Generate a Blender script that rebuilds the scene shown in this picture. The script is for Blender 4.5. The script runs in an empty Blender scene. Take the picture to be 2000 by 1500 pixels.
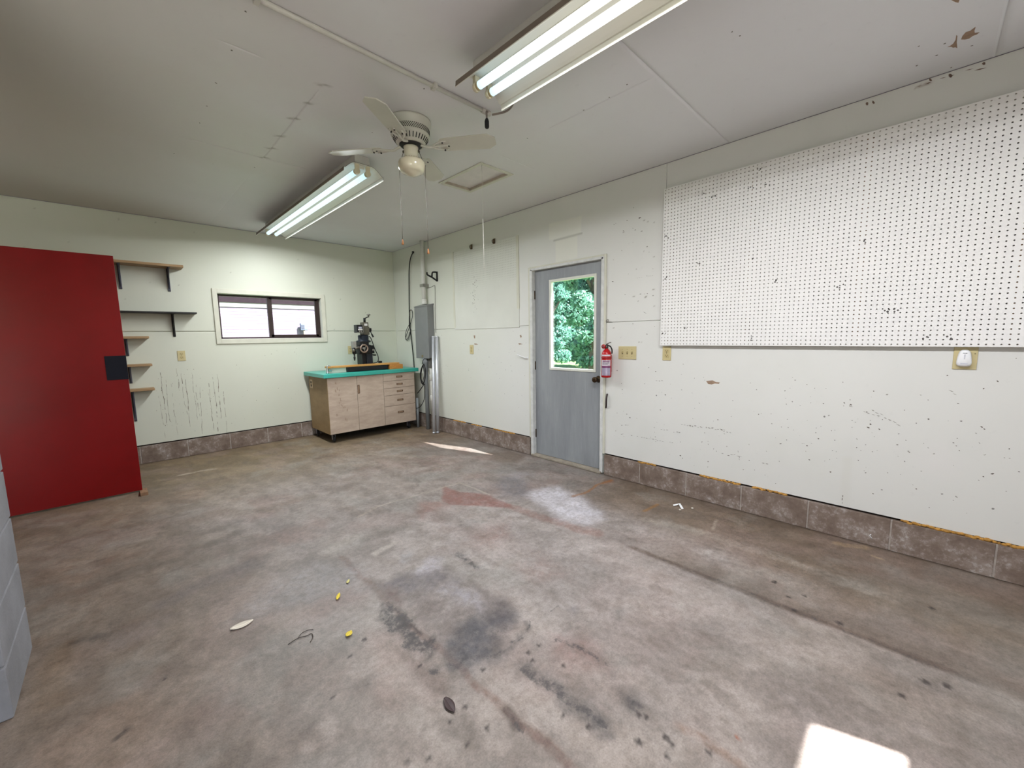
import bpy, math, random
import numpy as np
from mathutils import Vector, Matrix, Euler
random.seed(7)
rng = np.random.default_rng(11)
SC = bpy.context.scene
COL = SC.collection
PI = math.pi
H = 2.647            # ceiling height
# World: the right wall is the plane x = 0, the back wall the plane y = 0, the floor z = 0.

# ------------------------------------------------------------------ materials
def s2l(c):
    return tuple(((v/12.92) if v <= .04045 else ((v+.055)/1.055)**2.4) for v in c)
def rgb(r, g, b):
    return s2l((r/255., g/255., b/255.))

class NT:
    def __init__(s, name):
        s.m = bpy.data.materials.new(name); s.m.use_nodes = True
        s.t = s.m.node_tree; s.n = s.t.nodes; s.l = s.t.links
        s.n.clear()
        s.out = s.n.new('ShaderNodeOutputMaterial')
        s.bs = s.n.new('ShaderNodeBsdfPrincipled')
        s.l.new(s.bs.outputs[0], s.out.inputs[0])
        s.tc = s.n.new('ShaderNodeTexCoord')
    def node(s, t, **k):
        n = s.n.new(t)
        for a, v in k.items(): setattr(n, a, v)
        return n
    def link(s, a, b): s.l.new(a, b)
    def vec(s, scale=(1, 1, 1)):
        mp = s.node('ShaderNodeMapping'); mp.inputs['Scale'].default_value = scale
        s.link(s.tc.outputs['Object'], mp.inputs[0]); return mp.outputs[0]
    def noise(s, scale, detail=4, rough=.6, vscale=(1, 1, 1)):
        n = s.node('ShaderNodeTexNoise'); n.inputs['Scale'].default_value = scale
        n.inputs['Detail'].default_value = detail; n.inputs['Roughness'].default_value = rough
        s.link(s.vec(vscale), n.inputs['Vector']); return n.outputs['Fac']
    def ramp(s, fac, stops):
        r = s.node('ShaderNodeValToRGB'); e = r.color_ramp.elements
        while len(e) < len(stops): e.new(.5)
        for i, (p, c) in enumerate(stops):
            e[i].position = p; e[i].color = c if len(c) == 4 else (*c, 1)
        s.link(fac, r.inputs[0]); return r.outputs[0]
    def mix(s, fac, a, b, mode='MIX'):
        n = s.node('ShaderNodeMix', data_type='RGBA', blend_type=mode)
        for sock, v in ((n.inputs[0], fac), (n.inputs[6], a), (n.inputs[7], b)):
            if hasattr(v, 'links') or isinstance(v, bpy.types.NodeSocket): s.link(v, sock)
            elif isinstance(v, (int, float)): sock.default_value = v
            else: sock.default_value = (*v, 1) if len(v) == 3 else v
        return n.outputs[2]
    def math(s, op, a, b=0.):
        n = s.node('ShaderNodeMath', operation=op)
        for sock, v in ((n.inputs[0], a), (n.inputs[1], b)):
            if isinstance(v, bpy.types.NodeSocket): s.link(v, sock)
            else: sock.default_value = v
        return n.outputs[0]
    def bump(s, h, strength=.2, dist=.01):
        b = s.node('ShaderNodeBump'); b.inputs['Strength'].default_value = strength
        b.inputs['Distance'].default_value = dist
        s.link(h, b.inputs['Height']); s.link(b.outputs[0], s.bs.inputs['Normal'])
    def base(s, c):
        if isinstance(c, bpy.types.NodeSocket): s.link(c, s.bs.inputs['Base Color'])
        else: s.bs.inputs['Base Color'].default_value = (*c, 1)
    def fin(s, rough=.5, metal=0., spec=.5):
        s.bs.inputs['Roughness'].default_value = rough; s.bs.inputs['Metallic'].default_value = metal
        s.bs.inputs['Specular IOR Level'].default_value = spec
        return s.m

MATS = {}
def plain(name, c, rough=.5, metal=0., spec=.4, var=.12, scale=14., bump=0.):
    if name in MATS: return MATS[name]
    t = NT(name); f = t.noise(scale, 5)
    a = tuple(x*(1-var) for x in c); b = tuple(min(1, x*(1+var)) for x in c)
    t.base(t.ramp(f, [(.3, a), (.7, b)]))
    if bump: t.bump(t.noise(scale*6, 3), bump, .004)
    MATS[name] = t.fin(rough, metal, spec); return MATS[name]

def wood(name, c1, c2, axis=0, scale=9., rough=.55):
    if name in MATS: return MATS[name]
    t = NT(name); vs = [14, 14, 14]; vs[axis] = 1.1
    f = t.noise(scale*.35, 6, .65, tuple(vs))
    g = t.noise(2.2, 3)
    col = t.ramp(f, [(.3, c1), (.68, c2)])
    col = t.mix(t.ramp(g, [(.35, (0, 0, 0)), (.75, (.35, .35, .35))]), col, tuple(x*.8 for x in c1))
    t.base(col); t.bump(f, .12, .003)
    MATS[name] = t.fin(rough, 0, .35); return MATS[name]

def wall_mat(name, paint, speck=(.09, .08, .07)):
    t = NT(name)
    at = t.node('ShaderNodeAttribute', attribute_name='Paint')
    f = t.noise(1.6, 5, .6); g = t.noise(26, 4, .6)
    col = t.mix(t.ramp(f, [(.35, (.0, .0, .0)), (.72, (.10, .10, .10))]), at.outputs['Color'], tuple(x*.72 for x in paint))
    col = t.mix(t.ramp(g, [(.62, (0, 0, 0)), (.8, (.12, .12, .12))]), col, tuple(x*.55 for x in paint))
    v = t.node('ShaderNodeTexVoronoi', feature='F1'); v.inputs['Scale'].default_value = 15.
    t.link(t.vec(), v.inputs['Vector'])
    sz = t.math('MULTIPLY', t.math('GREATER_THAN', v.outputs['Color'], .80), .085)
    sp = t.math('LESS_THAN', t.math('ADD', v.outputs['Distance'], t.math('MULTIPLY', t.noise(130, 2), .05)), t.math('MULTIPLY', sz, at.outputs['Alpha']))
    col = t.mix(t.math('MULTIPLY', sp, .75), col, speck)
    t.base(col); t.bump(t.noise(60, 3), .06, .003)
    MATS[name] = t.fin(.55, 0, .35); return MATS[name]

def glass_mat(name, tint=(1, 1, 1), refl=.06):
    t = NT(name); t.n.remove(t.bs)
    tr = t.node('ShaderNodeBsdfTransparent'); tr.inputs[0].default_value = (*tint, 1)
    gl = t.node('ShaderNodeBsdfGlossy'); gl.inputs['Roughness'].default_value = .03
    lw = t.node('ShaderNodeLayerWeight'); lw.inputs[0].default_value = .25
    mx = t.node('ShaderNodeMixShader')
    sm = t.noise(9, 4)
    fac = t.math('ADD', t.math('MULTIPLY', lw.outputs['Fresnel'], .5), t.math('MULTIPLY', sm, refl))
    t.link(fac, mx.inputs[0]); t.link(tr.outputs[0], mx.inputs[1]); t.link(gl.outputs[0], mx.inputs[2])
    t.link(mx.outputs[0], t.out.inputs[0]); MATS[name] = t.m; return t.m

def emit_mat(name, stops, strength):
    """fluorescent tube: phosphor colour runs along the tube's length (object y)"""
    t = NT(name); t.n.remove(t.bs)
    e = t.node('ShaderNodeEmission'); e.inputs[1].default_value = strength
    sx = t.node('ShaderNodeSeparateXYZ'); t.link(t.tc.outputs['Generated'], sx.inputs[0])
    t.link(t.ramp(sx.outputs[1], stops), e.inputs[0]); t.link(e.outputs[0], t.out.inputs[0])
    MATS[name] = t.m; return t.m

# ------------------------------------------------------------------ mesh builder
class MB:
    def __init__(s): s.v = []; s.f = []; s.mi = []; s.sm = []
    def add(s, vs, fs, mi=0, sm=False):
        o = len(s.v); s.v += [tuple(map(float, p)) for p in vs]
        for f in fs: s.f.append(tuple(i+o for i in f)); s.mi.append(mi); s.sm.append(sm)
        return s
    def box(s, x0, x1, y0, y1, z0, z1, mi=0):
        x0, x1 = sorted((x0, x1)); y0, y1 = sorted((y0, y1)); z0, z1 = sorted((z0, z1))
        return s.add([(x0, y0, z0), (x1, y0, z0), (x1, y1, z0), (x0, y1, z0), (x0, y0, z1), (x1, y0, z1), (x1, y1, z1), (x0, y1, z1)],
                     [(0, 3, 2, 1), (4, 5, 6, 7), (0, 1, 5, 4), (1, 2, 6, 5), (2, 3, 7, 6), (3, 0, 4, 7)], mi)
    def obox(s, c, size, R, mi=0):
        h = [d/2 for d in size]; vs = []
        for dz in (-1, 1):
            for dx, dy in ((-1, -1), (1, -1), (1, 1), (-1, 1)):
                p = R @ Vector((dx*h[0], dy*h[1], dz*h[2])); vs.append((c[0]+p.x, c[1]+p.y, c[2]+p.z))
        return s.add(vs, [(0, 3, 2, 1), (4, 5, 6, 7), (0, 1, 5, 4), (1, 2, 6, 5), (2, 3, 7, 6), (3, 0, 4, 7)], mi)
    def prism(s, poly, axis, a0, a1, mi=0):
        """poly of 2-D points in the two other axes (in x,y,z order), extruded along axis"""
        n = len(poly); vs = []
        for a in (a0, a1):
            for p in poly:
                q = list(p); q.insert(axis, a); vs.append(q)
        fs = [tuple(range(n))[::-1], tuple(range(n, 2*n))]
        fs += [(i, (i+1) % n, n+(i+1) % n, n+i) for i in range(n)]
        return s.add(vs, fs, mi)
    def lathe(s, prof, c=(0, 0, 0), axis=2, seg=28, mi=0, sm=True, cap=True):
        """prof: (radius, height along axis)"""
        vs = []; fs = []
        for r, h in prof:
            for k in range(seg):
                a = 2*PI*k/seg; p = [r*math.cos(a), r*math.sin(a)]; p.insert(axis, h)
                vs.append([p[i]+c[i] for i in range(3)])
        for j in range(len(prof)-1):
            for k in range(seg):
                k2 = (k+1) % seg; fs.append((j*seg+k, j*seg+k2, (j+1)*seg+k2, (j+1)*seg+k))
        s.add(vs, fs, mi, sm)
        if cap:
            n = len(s.v)-len(vs)
            s.f.append(tuple(n+k for k in range(seg))[::-1]); s.mi.append(mi); s.sm.append(False)
            n2 = n+(len(prof)-1)*seg
            s.f.append(tuple(n2+k for k in range(seg))); s.mi.append(mi); s.sm.append(False)
        return s
    def tube(s, pts, r, seg=8, mi=0, smooth=2):
        pts = [Vector(p) for p in pts]
        if smooth and len(pts) > 2:
            out = []
            for i in range(len(pts)-1):
                p0 = pts[max(i-1, 0)]; p1 = pts[i]; p2 = pts[i+1]; p3 = pts[min(i+2, len(pts)-1)]
                for k in range(smooth*2):
                    t = k/(smooth*2)
                    out.append(.5*((2*p1)+(p2-p0)*t+(2*p0-5*p1+4*p2-p3)*t*t+(3*p1-p0-3*p2+p3)*t**3))
            out.append(pts[-1]); pts = out
        rs = r if isinstance(r, (list, tuple)) else None
        vs = []; n = None; up = None
        for i, p in enumerate(pts):
            d = (pts[min(i+1, len(pts)-1)]-pts[max(i-1, 0)])
            d = d.normalized() if d.length > 1e-9 else Vector((0, 0, 1))
            if up is None:
                up = Vector((0, 0, 1)) if abs(d.z) < .9 else Vector((1, 0, 0))
            a = d.cross(up).normalized(); b = a.cross(d).normalized(); up = b
            rr = r if rs is None else rs[min(int(i*len(rs)/len(pts)), len(rs)-1)]
            for k in range(seg):
                t = 2*PI*k/seg; q = p+a*(rr*math.cos(t))+b*(rr*math.sin(t)); vs.append(q)
        fs = []
        for i in range(len(pts)-1):
            for k in range(seg):
                k2 = (k+1) % seg; fs.append((i*seg+k, i*seg+k2, (i+1)*seg+k2, (i+1)*seg+k))
        fs.append(tuple(range(seg))[::-1]); m = (len(pts)-1)*seg; fs.append(tuple(m+k for k in range(seg)))
        return s.add(vs, fs, mi, True)
    def build(s, name, mats, parent=None, bevel=0., solid=0., origin=None, kind=None):
        me = bpy.data.meshes.new(name)
        o = Vector((0, 0, 0))
        if parent is not None:
            r = parent
            while r.parent is not None: r = r.parent
            o = r.location
        elif origin is not None: o = Vector(origin)
        me.from_pydata([(p[0]-o.x, p[1]-o.y, p[2]-o.z) for p in s.v], [], s.f)
        for m in (mats if isinstance(mats, (list, tuple)) else [mats]): me.materials.append(m)
        me.polygons.foreach_set('material_index', s.mi); me.polygons.foreach_set('use_smooth', s.sm)
        me.update()
        ob = bpy.data.objects.new(name, me); COL.objects.link(ob)
        if parent is not None: ob.parent = parent
        elif origin is not None: ob.location = o
        if bevel:
            b = ob.modifiers.new('bevel', 'BEVEL'); b.width = bevel; b.segments = 2; b.limit_method = 'ANGLE'; b.angle_limit = math.radians(40)
        if solid:
            b = ob.modifiers.new('solid', 'SOLIDIFY'); b.thickness = solid; b.offset = 0
        if kind: ob['kind'] = kind
        return ob

def tag(o, label, cat, group=None, kind=None):
    o['label'] = label; o['category'] = cat
    if group: o['group'] = group
    if kind: o['kind'] = kind
    return o
def thing(name, label, cat, loc, group=None, kind=None):
    o = bpy.data.objects.new(name, None); COL.objects.link(o); o.location = loc
    o.empty_display_size = .1
    return tag(o, label, cat, group, kind)
def copy_tree(o, parent=None):
    c = o.copy(); COL.objects.link(c)
    if parent is not None: c.parent = parent
    for ch in list(o.children): copy_tree(ch, c)
    return c

# ------------------------------------------------------------------ noise + painted grids
def vnoise(x, y, seed):
    r = np.random.default_rng(seed); T = r.random((256, 256))
    xi = np.floor(x).astype(int); yi = np.floor(y).astype(int); fx = x-xi; fy = y-yi
    fx = fx*fx*(3-2*fx); fy = fy*fy*(3-2*fy)
    a = T[xi % 256, yi % 256]; b = T[(xi+1) % 256, yi % 256]; c = T[xi % 256, (yi+1) % 256]; d = T[(xi+1) % 256, (yi+1) % 256]
    return (a*(1-fx)+b*fx)*(1-fy)+(c*(1-fx)+d*fx)*fy
def fbm(x, y, s, seed, octv=5, gain=.55):
    o = 0; a = 1; t = 0
    for k in range(octv):
        o = o+a*vnoise(x*s, y*s, seed+k); t += a; a *= gain; s *= 2.03
    return o/t
def sdist(px, py, poly):
    """signed distance to a polygon, negative inside"""
    n = len(poly); d = np.full(px.shape, 1e9); ins = np.zeros(px.shape, bool)
    for i in range(n):
        ax, ay = poly[i]; bx, by = poly[(i+1) % n]
        ex, ey = bx-ax, by-ay; wx = px-ax; wy = py-ay
        t = np.clip((wx*ex+wy*ey)/(ex*ex+ey*ey+1e-12), 0, 1)
        d = np.minimum(d, (wx-ex*t)**2+(wy-ey*t)**2)
        c = ((ay > py) != (by > py)) & (px < ex*(py-ay)/(ey if abs(ey) > 1e-12 else 1e-12)+ax)
        ins ^= c
    d = np.sqrt(d); return np.where(ins, -d, d)
def ldist(px, py, pts):
    d = np.full(px.shape, 1e9)
    for (ax, ay), (bx, by) in zip(pts[:-1], pts[1:]):
        ex, ey = bx-ax, by-ay; wx = px-ax; wy = py-ay
        t = np.clip((wx*ex+wy*ey)/(ex*ex+ey*ey+1e-12), 0, 1)
        d = np.minimum(d, (wx-ex*t)**2+(wy-ey*t)**2)
    return np.sqrt(d)
def sstep(a, b, x):
    t = np.clip((x-a)/(b-a), 0, 1); return t*t*(3-2*t)

class Paint:
    """colour layers on a grid, in the surface's own two coordinates"""
    def __init__(s, U, V, col):
        s.U, s.V = U, V; s.c = np.empty(U.shape+(4,)); s.c[..., :3] = col; s.c[..., 3] = 0
    def put(s, mask, col, alpha=1.):
        m = np.clip(mask*alpha, 0, 1)[..., None]; s.c[..., :3] = s.c[..., :3]*(1-m)+np.array(col)*m
    def mul(s, mask, k):
        s.c[..., :3] *= (1+(np.array(k)-1)*np.clip(mask, 0, 1)[..., None])
    def _win(s, pts, mar):
        us, vs = s.U[:, 0], s.V[0]
        a = [p[0] for p in pts]; b = [p[1] for p in pts]
        i0, i1 = np.searchsorted(us, [min(a)-mar, max(a)+mar]); j0, j1 = np.searchsorted(vs, [min(b)-mar, max(b)+mar])
        return slice(i0, i1), slice(j0, j1)
    def _apply(s, sl, fn, col, alpha, wob, seed, sc, grain, gsc):
        U, V = s.U[sl], s.V[sl]
        if U.size == 0: return
        u, v = U, V
        if wob: u = U+wob*(fbm(U, V, sc, seed)-.5)*2; v = V+wob*(fbm(U, V, sc, seed+50)-.5)*2
        m = fn(u, v)
        if grain: m = m*(1-grain+grain*sstep(.35, .65, fbm(U, V, gsc, seed+9, 3)))
        m = np.clip(m*alpha, 0, 1)[..., None]
        s.c[sl+(slice(0, 3),)] = s.c[sl+(slice(0, 3),)]*(1-m)+np.array(col)*m
    def poly(s, pts, col, alpha=1., soft=.02, wob=.0, seed=1, sc=9., grain=0., gsc=60.):
        s._apply(s._win(pts, soft+wob+.02), lambda u, v: 1-sstep(-soft, soft, sdist(u, v, pts)), col, alpha, wob, seed, sc, grain, gsc)
    def line(s, pts, col, alpha=1., w=.01, soft=.01, wob=.0, seed=1, sc=9., grain=0., gsc=60.):
        s._apply(s._win(pts, w+soft+wob+.02), lambda u, v: 1-sstep(w, w+soft, ldist(u, v, pts)), col, alpha, wob, seed, sc, grain, gsc)
    def grime(s, pts, amt, soft=.03, wob=.04, seed=1, sc=9., line=None):
        sl = s._win(pts, soft+wob+.05+(line or 0)); U, V = s.U[sl], s.V[sl]
        if U.size == 0: return
        u = U+wob*(fbm(U, V, sc, seed)-.5)*2; v = V+wob*(fbm(U, V, sc, seed+50)-.5)*2
        m = 1-sstep(-soft, soft, sdist(u, v, pts)) if line is None else 1-sstep(line, line+soft, ldist(u, v, pts))
        s.c[sl+(3,)] = np.maximum(s.c[sl+(3,)], m*amt)
    def blob(s, c, rx, ry, ang, col, alpha=1., wob=.05, seed=1, sc=7., grain=0., gsc=60., hard=.0):
        ca, sa = math.cos(ang), math.sin(ang)
        def fn(u, v):
            a = ((u-c[0])*ca+(v-c[1])*sa)/rx; b = (-(u-c[0])*sa+(v-c[1])*ca)/ry
            return 1-sstep(hard, 1, np.sqrt(a*a+b*b))
        s._apply(s._win([c], max(rx, ry)+wob+.02), fn, col, alpha, wob, seed, sc, grain, gsc)

def grid_surface(name, us, vs, to3, paint, mat, holes=(), depth=None, flip=False):
    """tensor grid; cells whose centre is in a hole are left out; depth(U,V) pushes the surface along its normal"""
    nu, nv = len(us), len(vs); U, V = np.meshgrid(us, vs, indexing='ij')
    D = depth(U, V) if depth else np.zeros_like(U)
    P = to3(U, V, D).reshape(-1, 3)
    i, j = np.meshgrid(np.arange(nu-1), np.arange(nv-1), indexing='ij')
    cu = (us[i]+us[i+1])/2; cv = (vs[j]+vs[j+1])/2; keep = np.ones(i.shape, bool)
    for (a, b, c, d) in holes: keep &= ~((cu > a) & (cu < b) & (cv > c) & (cv < d))
    i = i[keep]; j = j[keep]
    q = np.stack([i*nv+j, (i+1)*nv+j, (i+1)*nv+j+1, i*nv+j+1], 1)
    if flip: q = q[:, ::-1]
    me = bpy.data.meshes.new(name)
    me.vertices.add(len(P)); me.vertices.foreach_set('co', P.ravel())
    me.loops.add(q.size); me.loops.foreach_set('vertex_index', q.ravel().astype(np.int32))
    me.polygons.add(len(q)); me.polygons.foreach_set('loop_start', np.arange(0, q.size, 4, dtype=np.int32))
    me.polygons.foreach_set('loop_total', np.full(len(q), 4, np.int32))
    me.update(calc_edges=True); me.validate()
    at = me.color_attributes.new('Paint', 'FLOAT_COLOR', 'POINT')
    at.data.foreach_set('color', paint.c.reshape(-1).astype(np.float32))
    me.materials.append(mat)
    ob = bpy.data.objects.new(name, me); COL.objects.link(ob); ob['kind'] = 'structure'
    return ob
def lines(a, b, step, extra=()):
    n = max(2, int(round((b-a)/step))+1)
    L = list(np.linspace(a, b, n))
    for e in extra: L = [x for x in L if abs(x-e) > step*.3]
    L = sorted(L+list(extra))
    return np.array(sorted(L))
def axis_lines(a, fine0, b, coarse, fine, extra=()):
    """coarse from a to fine0, fine from fine0 to b"""
    L = list(np.arange(a, fine0, coarse))+list(np.arange(fine0, b, fine))+[b]
    for e in extra: L = [x for x in L if abs(x-e) > fine*.3]
    L = sorted(L+list(extra))
    return np.array(sorted(L))

# ------------------------------------------------------------------ the setting
XL, YF = -7.3, -7.6
P_WALL = rgb(218, 217, 213); P_BACK = rgb(207, 208, 194); P_CEIL = rgb(222, 222, 224)
M_WALLR = wall_mat('painted_plywood_right', P_WALL)
M_WALLB = wall_mat('painted_plywood_back', P_BACK)
M_CEIL = wall_mat('painted_ceiling_board', P_CEIL)
M_WHITE = plain('white_paint', rgb(214, 213, 204), .45, var=.05, scale=5)
M_TRIM = plain('trim_paint', rgb(205, 203, 188), .5, var=.07, scale=8)
M_DARKGAP = plain('dark_gap', rgb(45, 36, 30), .9, var=.3)
M_BLOCK = None
WALLT = .13; WALLR = .078

# floor --------------------------------------------------------------
FX = np.array(sorted(set(np.round(np.concatenate([np.arange(XL, -4.62, .12), np.arange(-4.62, -3.3, .02), np.arange(-3.3, 0, .0105), [0.]]), 4)))); FY = np.array(sorted(set(np.round(np.concatenate([np.arange(YF, -6.1, .1), np.arange(-6.1, -3.5, .0105), np.arange(-3.5, 0, .018), [0.]]), 4))))
U, V = np.meshgrid(FX, FY, indexing='ij')
fp = Paint(U, V, rgb(156, 147, 141))
n1 = fbm(U, V, .9, 3); n2 = fbm(U, V, 3.1, 8); n3 = fbm(U*1.0+V*.3, V*.4-U*.1, 7, 21)
fp.put(sstep(.42, .68, n1), rgb(168, 158, 148), .55)
fp.put(sstep(.5, .75, n2), rgb(126, 113, 102), .45)
fp.put(sstep(.5, .7, n3), rgb(140, 134, 126), .35)
fp.put(sstep(.56, .72, fbm(U+7, V, 2.0, 33)), rgb(150, 122, 112), .35)
fp.put(sstep(.60, .74, fbm(U, V+3, 12, 43)), rgb(180, 174, 166), .25)
fp.put(sstep(.60, .74, fbm(U+2, V, 15, 53)), rgb(108, 98, 92), .25)
# lighter middle, browner toward the far end, the left side and the strip along the right wall
fp.put(1-sstep(.2, 1., np.sqrt(((U+1.5)/1.5)**2+((V+4.3)/1.7)**2)), rgb(178, 172, 168), .65)
fp.put(sstep(-2.3, -.5, V+.6*(n1-.5)), rgb(140, 122, 92), .85)
fp.put(sstep(-2.6, -3.5, U+.8*(n1-.5)), rgb(128, 112, 92), .6)
fp.put(sstep(-.80, -.45, U+.25*(n2-.5)+.10*np.maximum(-V-4.6, 0)) * sstep(-3.6, -4.3, V), rgb(122, 105, 86), .75)
fp.put(sstep(-1.06, -1.03, U)*(1-sstep(-1.03, -.7, U))*sstep(-4.7, -5.0, V), rgb(116, 100, 86), .6)
# pale ridge of dust along the brown strip
fp.line([(-0.619,-4.582),(-0.545,-4.905),(-0.548,-5.314),(-0.580,-5.599),(-0.593,-5.851)], rgb(176, 168, 156), .55, .015, .05, .05, 5, 8, .5)
fp.blob((-0.787,-5.131), .14, .24, .2, rgb(186, 182, 178), .65, .08, 6, 8, .5)
fp.blob((-0.757,-5.470), .10, .30, .1, rgb(170, 163, 154), .5, .08, 7, 8, .5)
# lines where the slab was cast
fp.line([(-2.355, -3.5), (-2.365, -4.3), (-2.35, -5.3), (-2.35, -6.1)], rgb(128, 102, 92), .75, .006, .02, .02, 9, 9, .45)
fp.line([(-1.04, -4.7), (-1.045, -5.3), (-1.035, -6.1)], rgb(98, 82, 72), .8, .006, .03, .01, 10, 9, .3)
fp.line([(-.95, -1.), (-.9, -3.0)], rgb(160, 152, 138), .5, .006, .012, .01, 11)
mm = fbm(U*1.2+V*.5, V*.7-U*.3, 5.5, 301, 5, .6)
fp.mul(np.ones_like(U), np.ones(3)); fp.c[..., :3] *= (1+(sstep(.35, .68, mm)-.5)*.24)[..., None]
fp.put(sstep(.52, .70, fbm(U+4, V+9, 2.6, 311)), rgb(172, 152, 146), .22)
fp.put(sstep(.52, .70, fbm(U+14, V+2, 2.9, 321)), rgb(164, 166, 160), .26)
fp.put(sstep(.58, .72, fbm(U*1.5, V*.8, 8, 331)), rgb(112, 102, 94), .3)
# red paint stain by the middle of the floor
fp.poly([(-1.238,-2.967),(-1.442,-3.230),(-1.433,-3.343),(-1.138,-3.767),(-1.110,-3.699),(-1.115,-3.532),(-1.093,-3.431),(-1.144,-3.311),(-1.220,-3.197)], rgb(150, 108, 100), .85, .02, .012, 12, 9, .25, 30)
fp.poly([(-1.591,-3.132),(-1.442,-3.230),(-1.473,-3.344),(-1.647,-3.323),(-1.740,-3.401)], rgb(152, 116, 106), .6, .06, .03, 13, 9, .3, 30)
fp.line([(-1.138,-3.767),(-1.103,-4.024),(-1.082,-4.321),(-1.031,-4.458)], rgb(152, 118, 108), .6, .02, .05, .03, 14, 8, .4)
fp.blob((-1.542,-3.954), .30, .16, .3, rgb(158, 128, 120), .45, .12, 15, 6, .5)
fp.blob((-1.599,-4.457), .18, .25, .3, rgb(158, 130, 122), .4, .12, 16, 6, .5)
fp.line([(-1.843,-2.952),(-1.645,-2.969),(-1.094,-3.010),(-1.084,-3.204),(-1.093,-3.431)], rgb(184, 176, 164), .75, .006, .008, .005, 17, 8, .3)
fp.line([(-2.044,-3.032),(-1.843,-2.952)], rgb(172, 160, 146), .5, .006, .012)
# white powdery patches
fp.poly([(-0.871,-3.651),(-0.679,-3.654),(-0.548,-3.741),(-0.695,-4.125),(-0.859,-4.354),(-0.992,-4.350),(-1.045,-4.204),(-0.987,-3.954)], rgb(222, 221, 228), .95, .08, .06, 18, 6, .3, 40)
fp.blob((-0.827,-4.189), .10, .2, .6, rgb(214, 214, 222), .8, .06, 19, 8, .3)
fp.blob((-0.609,-3.271), .22, .30, .5, rgb(182, 180, 184), .6, .15, 20, 5, .3)
fp.blob((-0.730,-2.810), .25, .40, .2, rgb(174, 170, 164), .45, .15, 22, 5, .3)
fp.poly([(-0.894,-3.261),(-0.711,-3.203),(-0.626,-3.355),(-0.764,-3.581),(-0.998,-3.656),(-1.077,-3.527)], rgb(128, 126, 130), .75, .08, .06, 24, 7, .35, 40)
fp.poly([(-0.281,-2.468),(-0.062,-2.647),(-0.068,-2.880),(-0.320,-2.985),(-0.460,-2.780)], rgb(126, 112, 98), .7, .05, .04, 25, 8, .2)
# orange rust lines
fp.line([(-0.095,-3.984),(-0.265,-3.954),(-0.465,-3.984),(-0.649,-3.950)], rgb(164, 112, 60), .8, .004, .018, .02, 26, 10, .3)
fp.line([(-0.320,-4.522),(-0.502,-4.506)], rgb(158, 116, 62), .7, .004, .018, .01, 27)
fp.blob((-0.159,-3.992), .10, .05, .3, rgb(160, 104, 62), .6, .05, 28)
# the big oil stain
fp.poly([(-2.313,-3.927),(-2.222,-3.899),(-2.001,-4.026),(-1.980,-4.192),(-1.943,-4.405),(-1.966,-4.580),(-2.139,-4.740),(-2.233,-4.736),(-2.375,-4.676),(-2.365,-4.562),(-2.327,-4.288),(-2.365,-4.058)], rgb(128, 119, 116), .75, .05, .07, 30, 7, .45, 45)
fp.poly([(-2.338,-4.508),(-2.195,-4.473),(-1.997,-4.559),(-2.032,-4.654),(-2.134,-4.670),(-2.159,-4.745),(-2.230,-4.727),(-2.372,-4.665),(-2.364,-4.575)], rgb(90, 90, 95), .88, .06, .07, 31, 8, .3, 50)
fp.poly([(-2.046,-4.444),(-1.902,-4.477),(-1.987,-4.612),(-2.079,-4.645),(-2.077,-4.519)], rgb(98, 92, 94), .7, .05, .05, 32, 8, .4, 50)
fp.poly([(-2.426,-4.097),(-2.386,-4.072),(-2.364,-4.150),(-2.350,-4.258),(-2.352,-4.365),(-2.346,-4.512),(-2.417,-4.548),(-2.460,-4.453),(-2.453,-4.316),(-2.444,-4.182)], rgb(70, 65, 64), .85, .025, .05, 33, 12, .75, 55)
fp.poly([(-2.299,-3.916),(-2.267,-4.026),(-2.339,-4.176),(-2.366,-4.103)], rgb(112, 88, 84), .7, .04, .04, 34, 9, .5, 50)
fp.poly([(-2.308,-3.946),(-2.187,-3.949),(-1.972,-4.086),(-1.989,-4.195),(-2.178,-4.143),(-2.249,-4.058)], rgb(110, 106, 112), .6, .05, .06, 35, 8, .5, 45)
fp.blob((-2.046,-3.979), .13, .09, .5, rgb(186, 184, 192), .85, .06, 36, 9, .4)
fp.poly([(-2.148,-4.193),(-2.012,-4.225),(-2.021,-4.354),(-2.041,-4.477),(-2.084,-4.470),(-2.120,-4.311)], rgb(172, 170, 176), .65, .05, .06, 37, 9, .6, 55)
fp.line([(-1.856,-3.994),(-1.844,-4.064),(-1.857,-4.175)], rgb(86, 84, 86), .7, .006, .03, .03, 38, 10, .7)
fp.line([(-2.383,-4.639),(-2.378,-4.673),(-2.308,-4.663),(-2.223,-4.719),(-2.143,-4.744)], rgb(84, 82, 84), .5, .003, .02, .03, 39, 12, .6)
fp.line([(-2.124,-4.740),(-2.066,-4.739),(-1.997,-4.728),(-1.975,-4.684)], rgb(80, 76, 76), .5, .003, .014, .02, 40, 14, .7)
fp.poly([(-2.490,-4.415),(-2.458,-4.525),(-2.424,-4.668),(-2.456,-4.734),(-2.507,-4.728),(-2.502,-4.539)], rgb(128, 112, 104), .75, .03, .04, 41, 9, .2, 45)
fp.blob((-2.435,-4.614), .05, .04, .3, rgb(84, 78, 76), .8, .03, 42, 12, .6)
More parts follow.
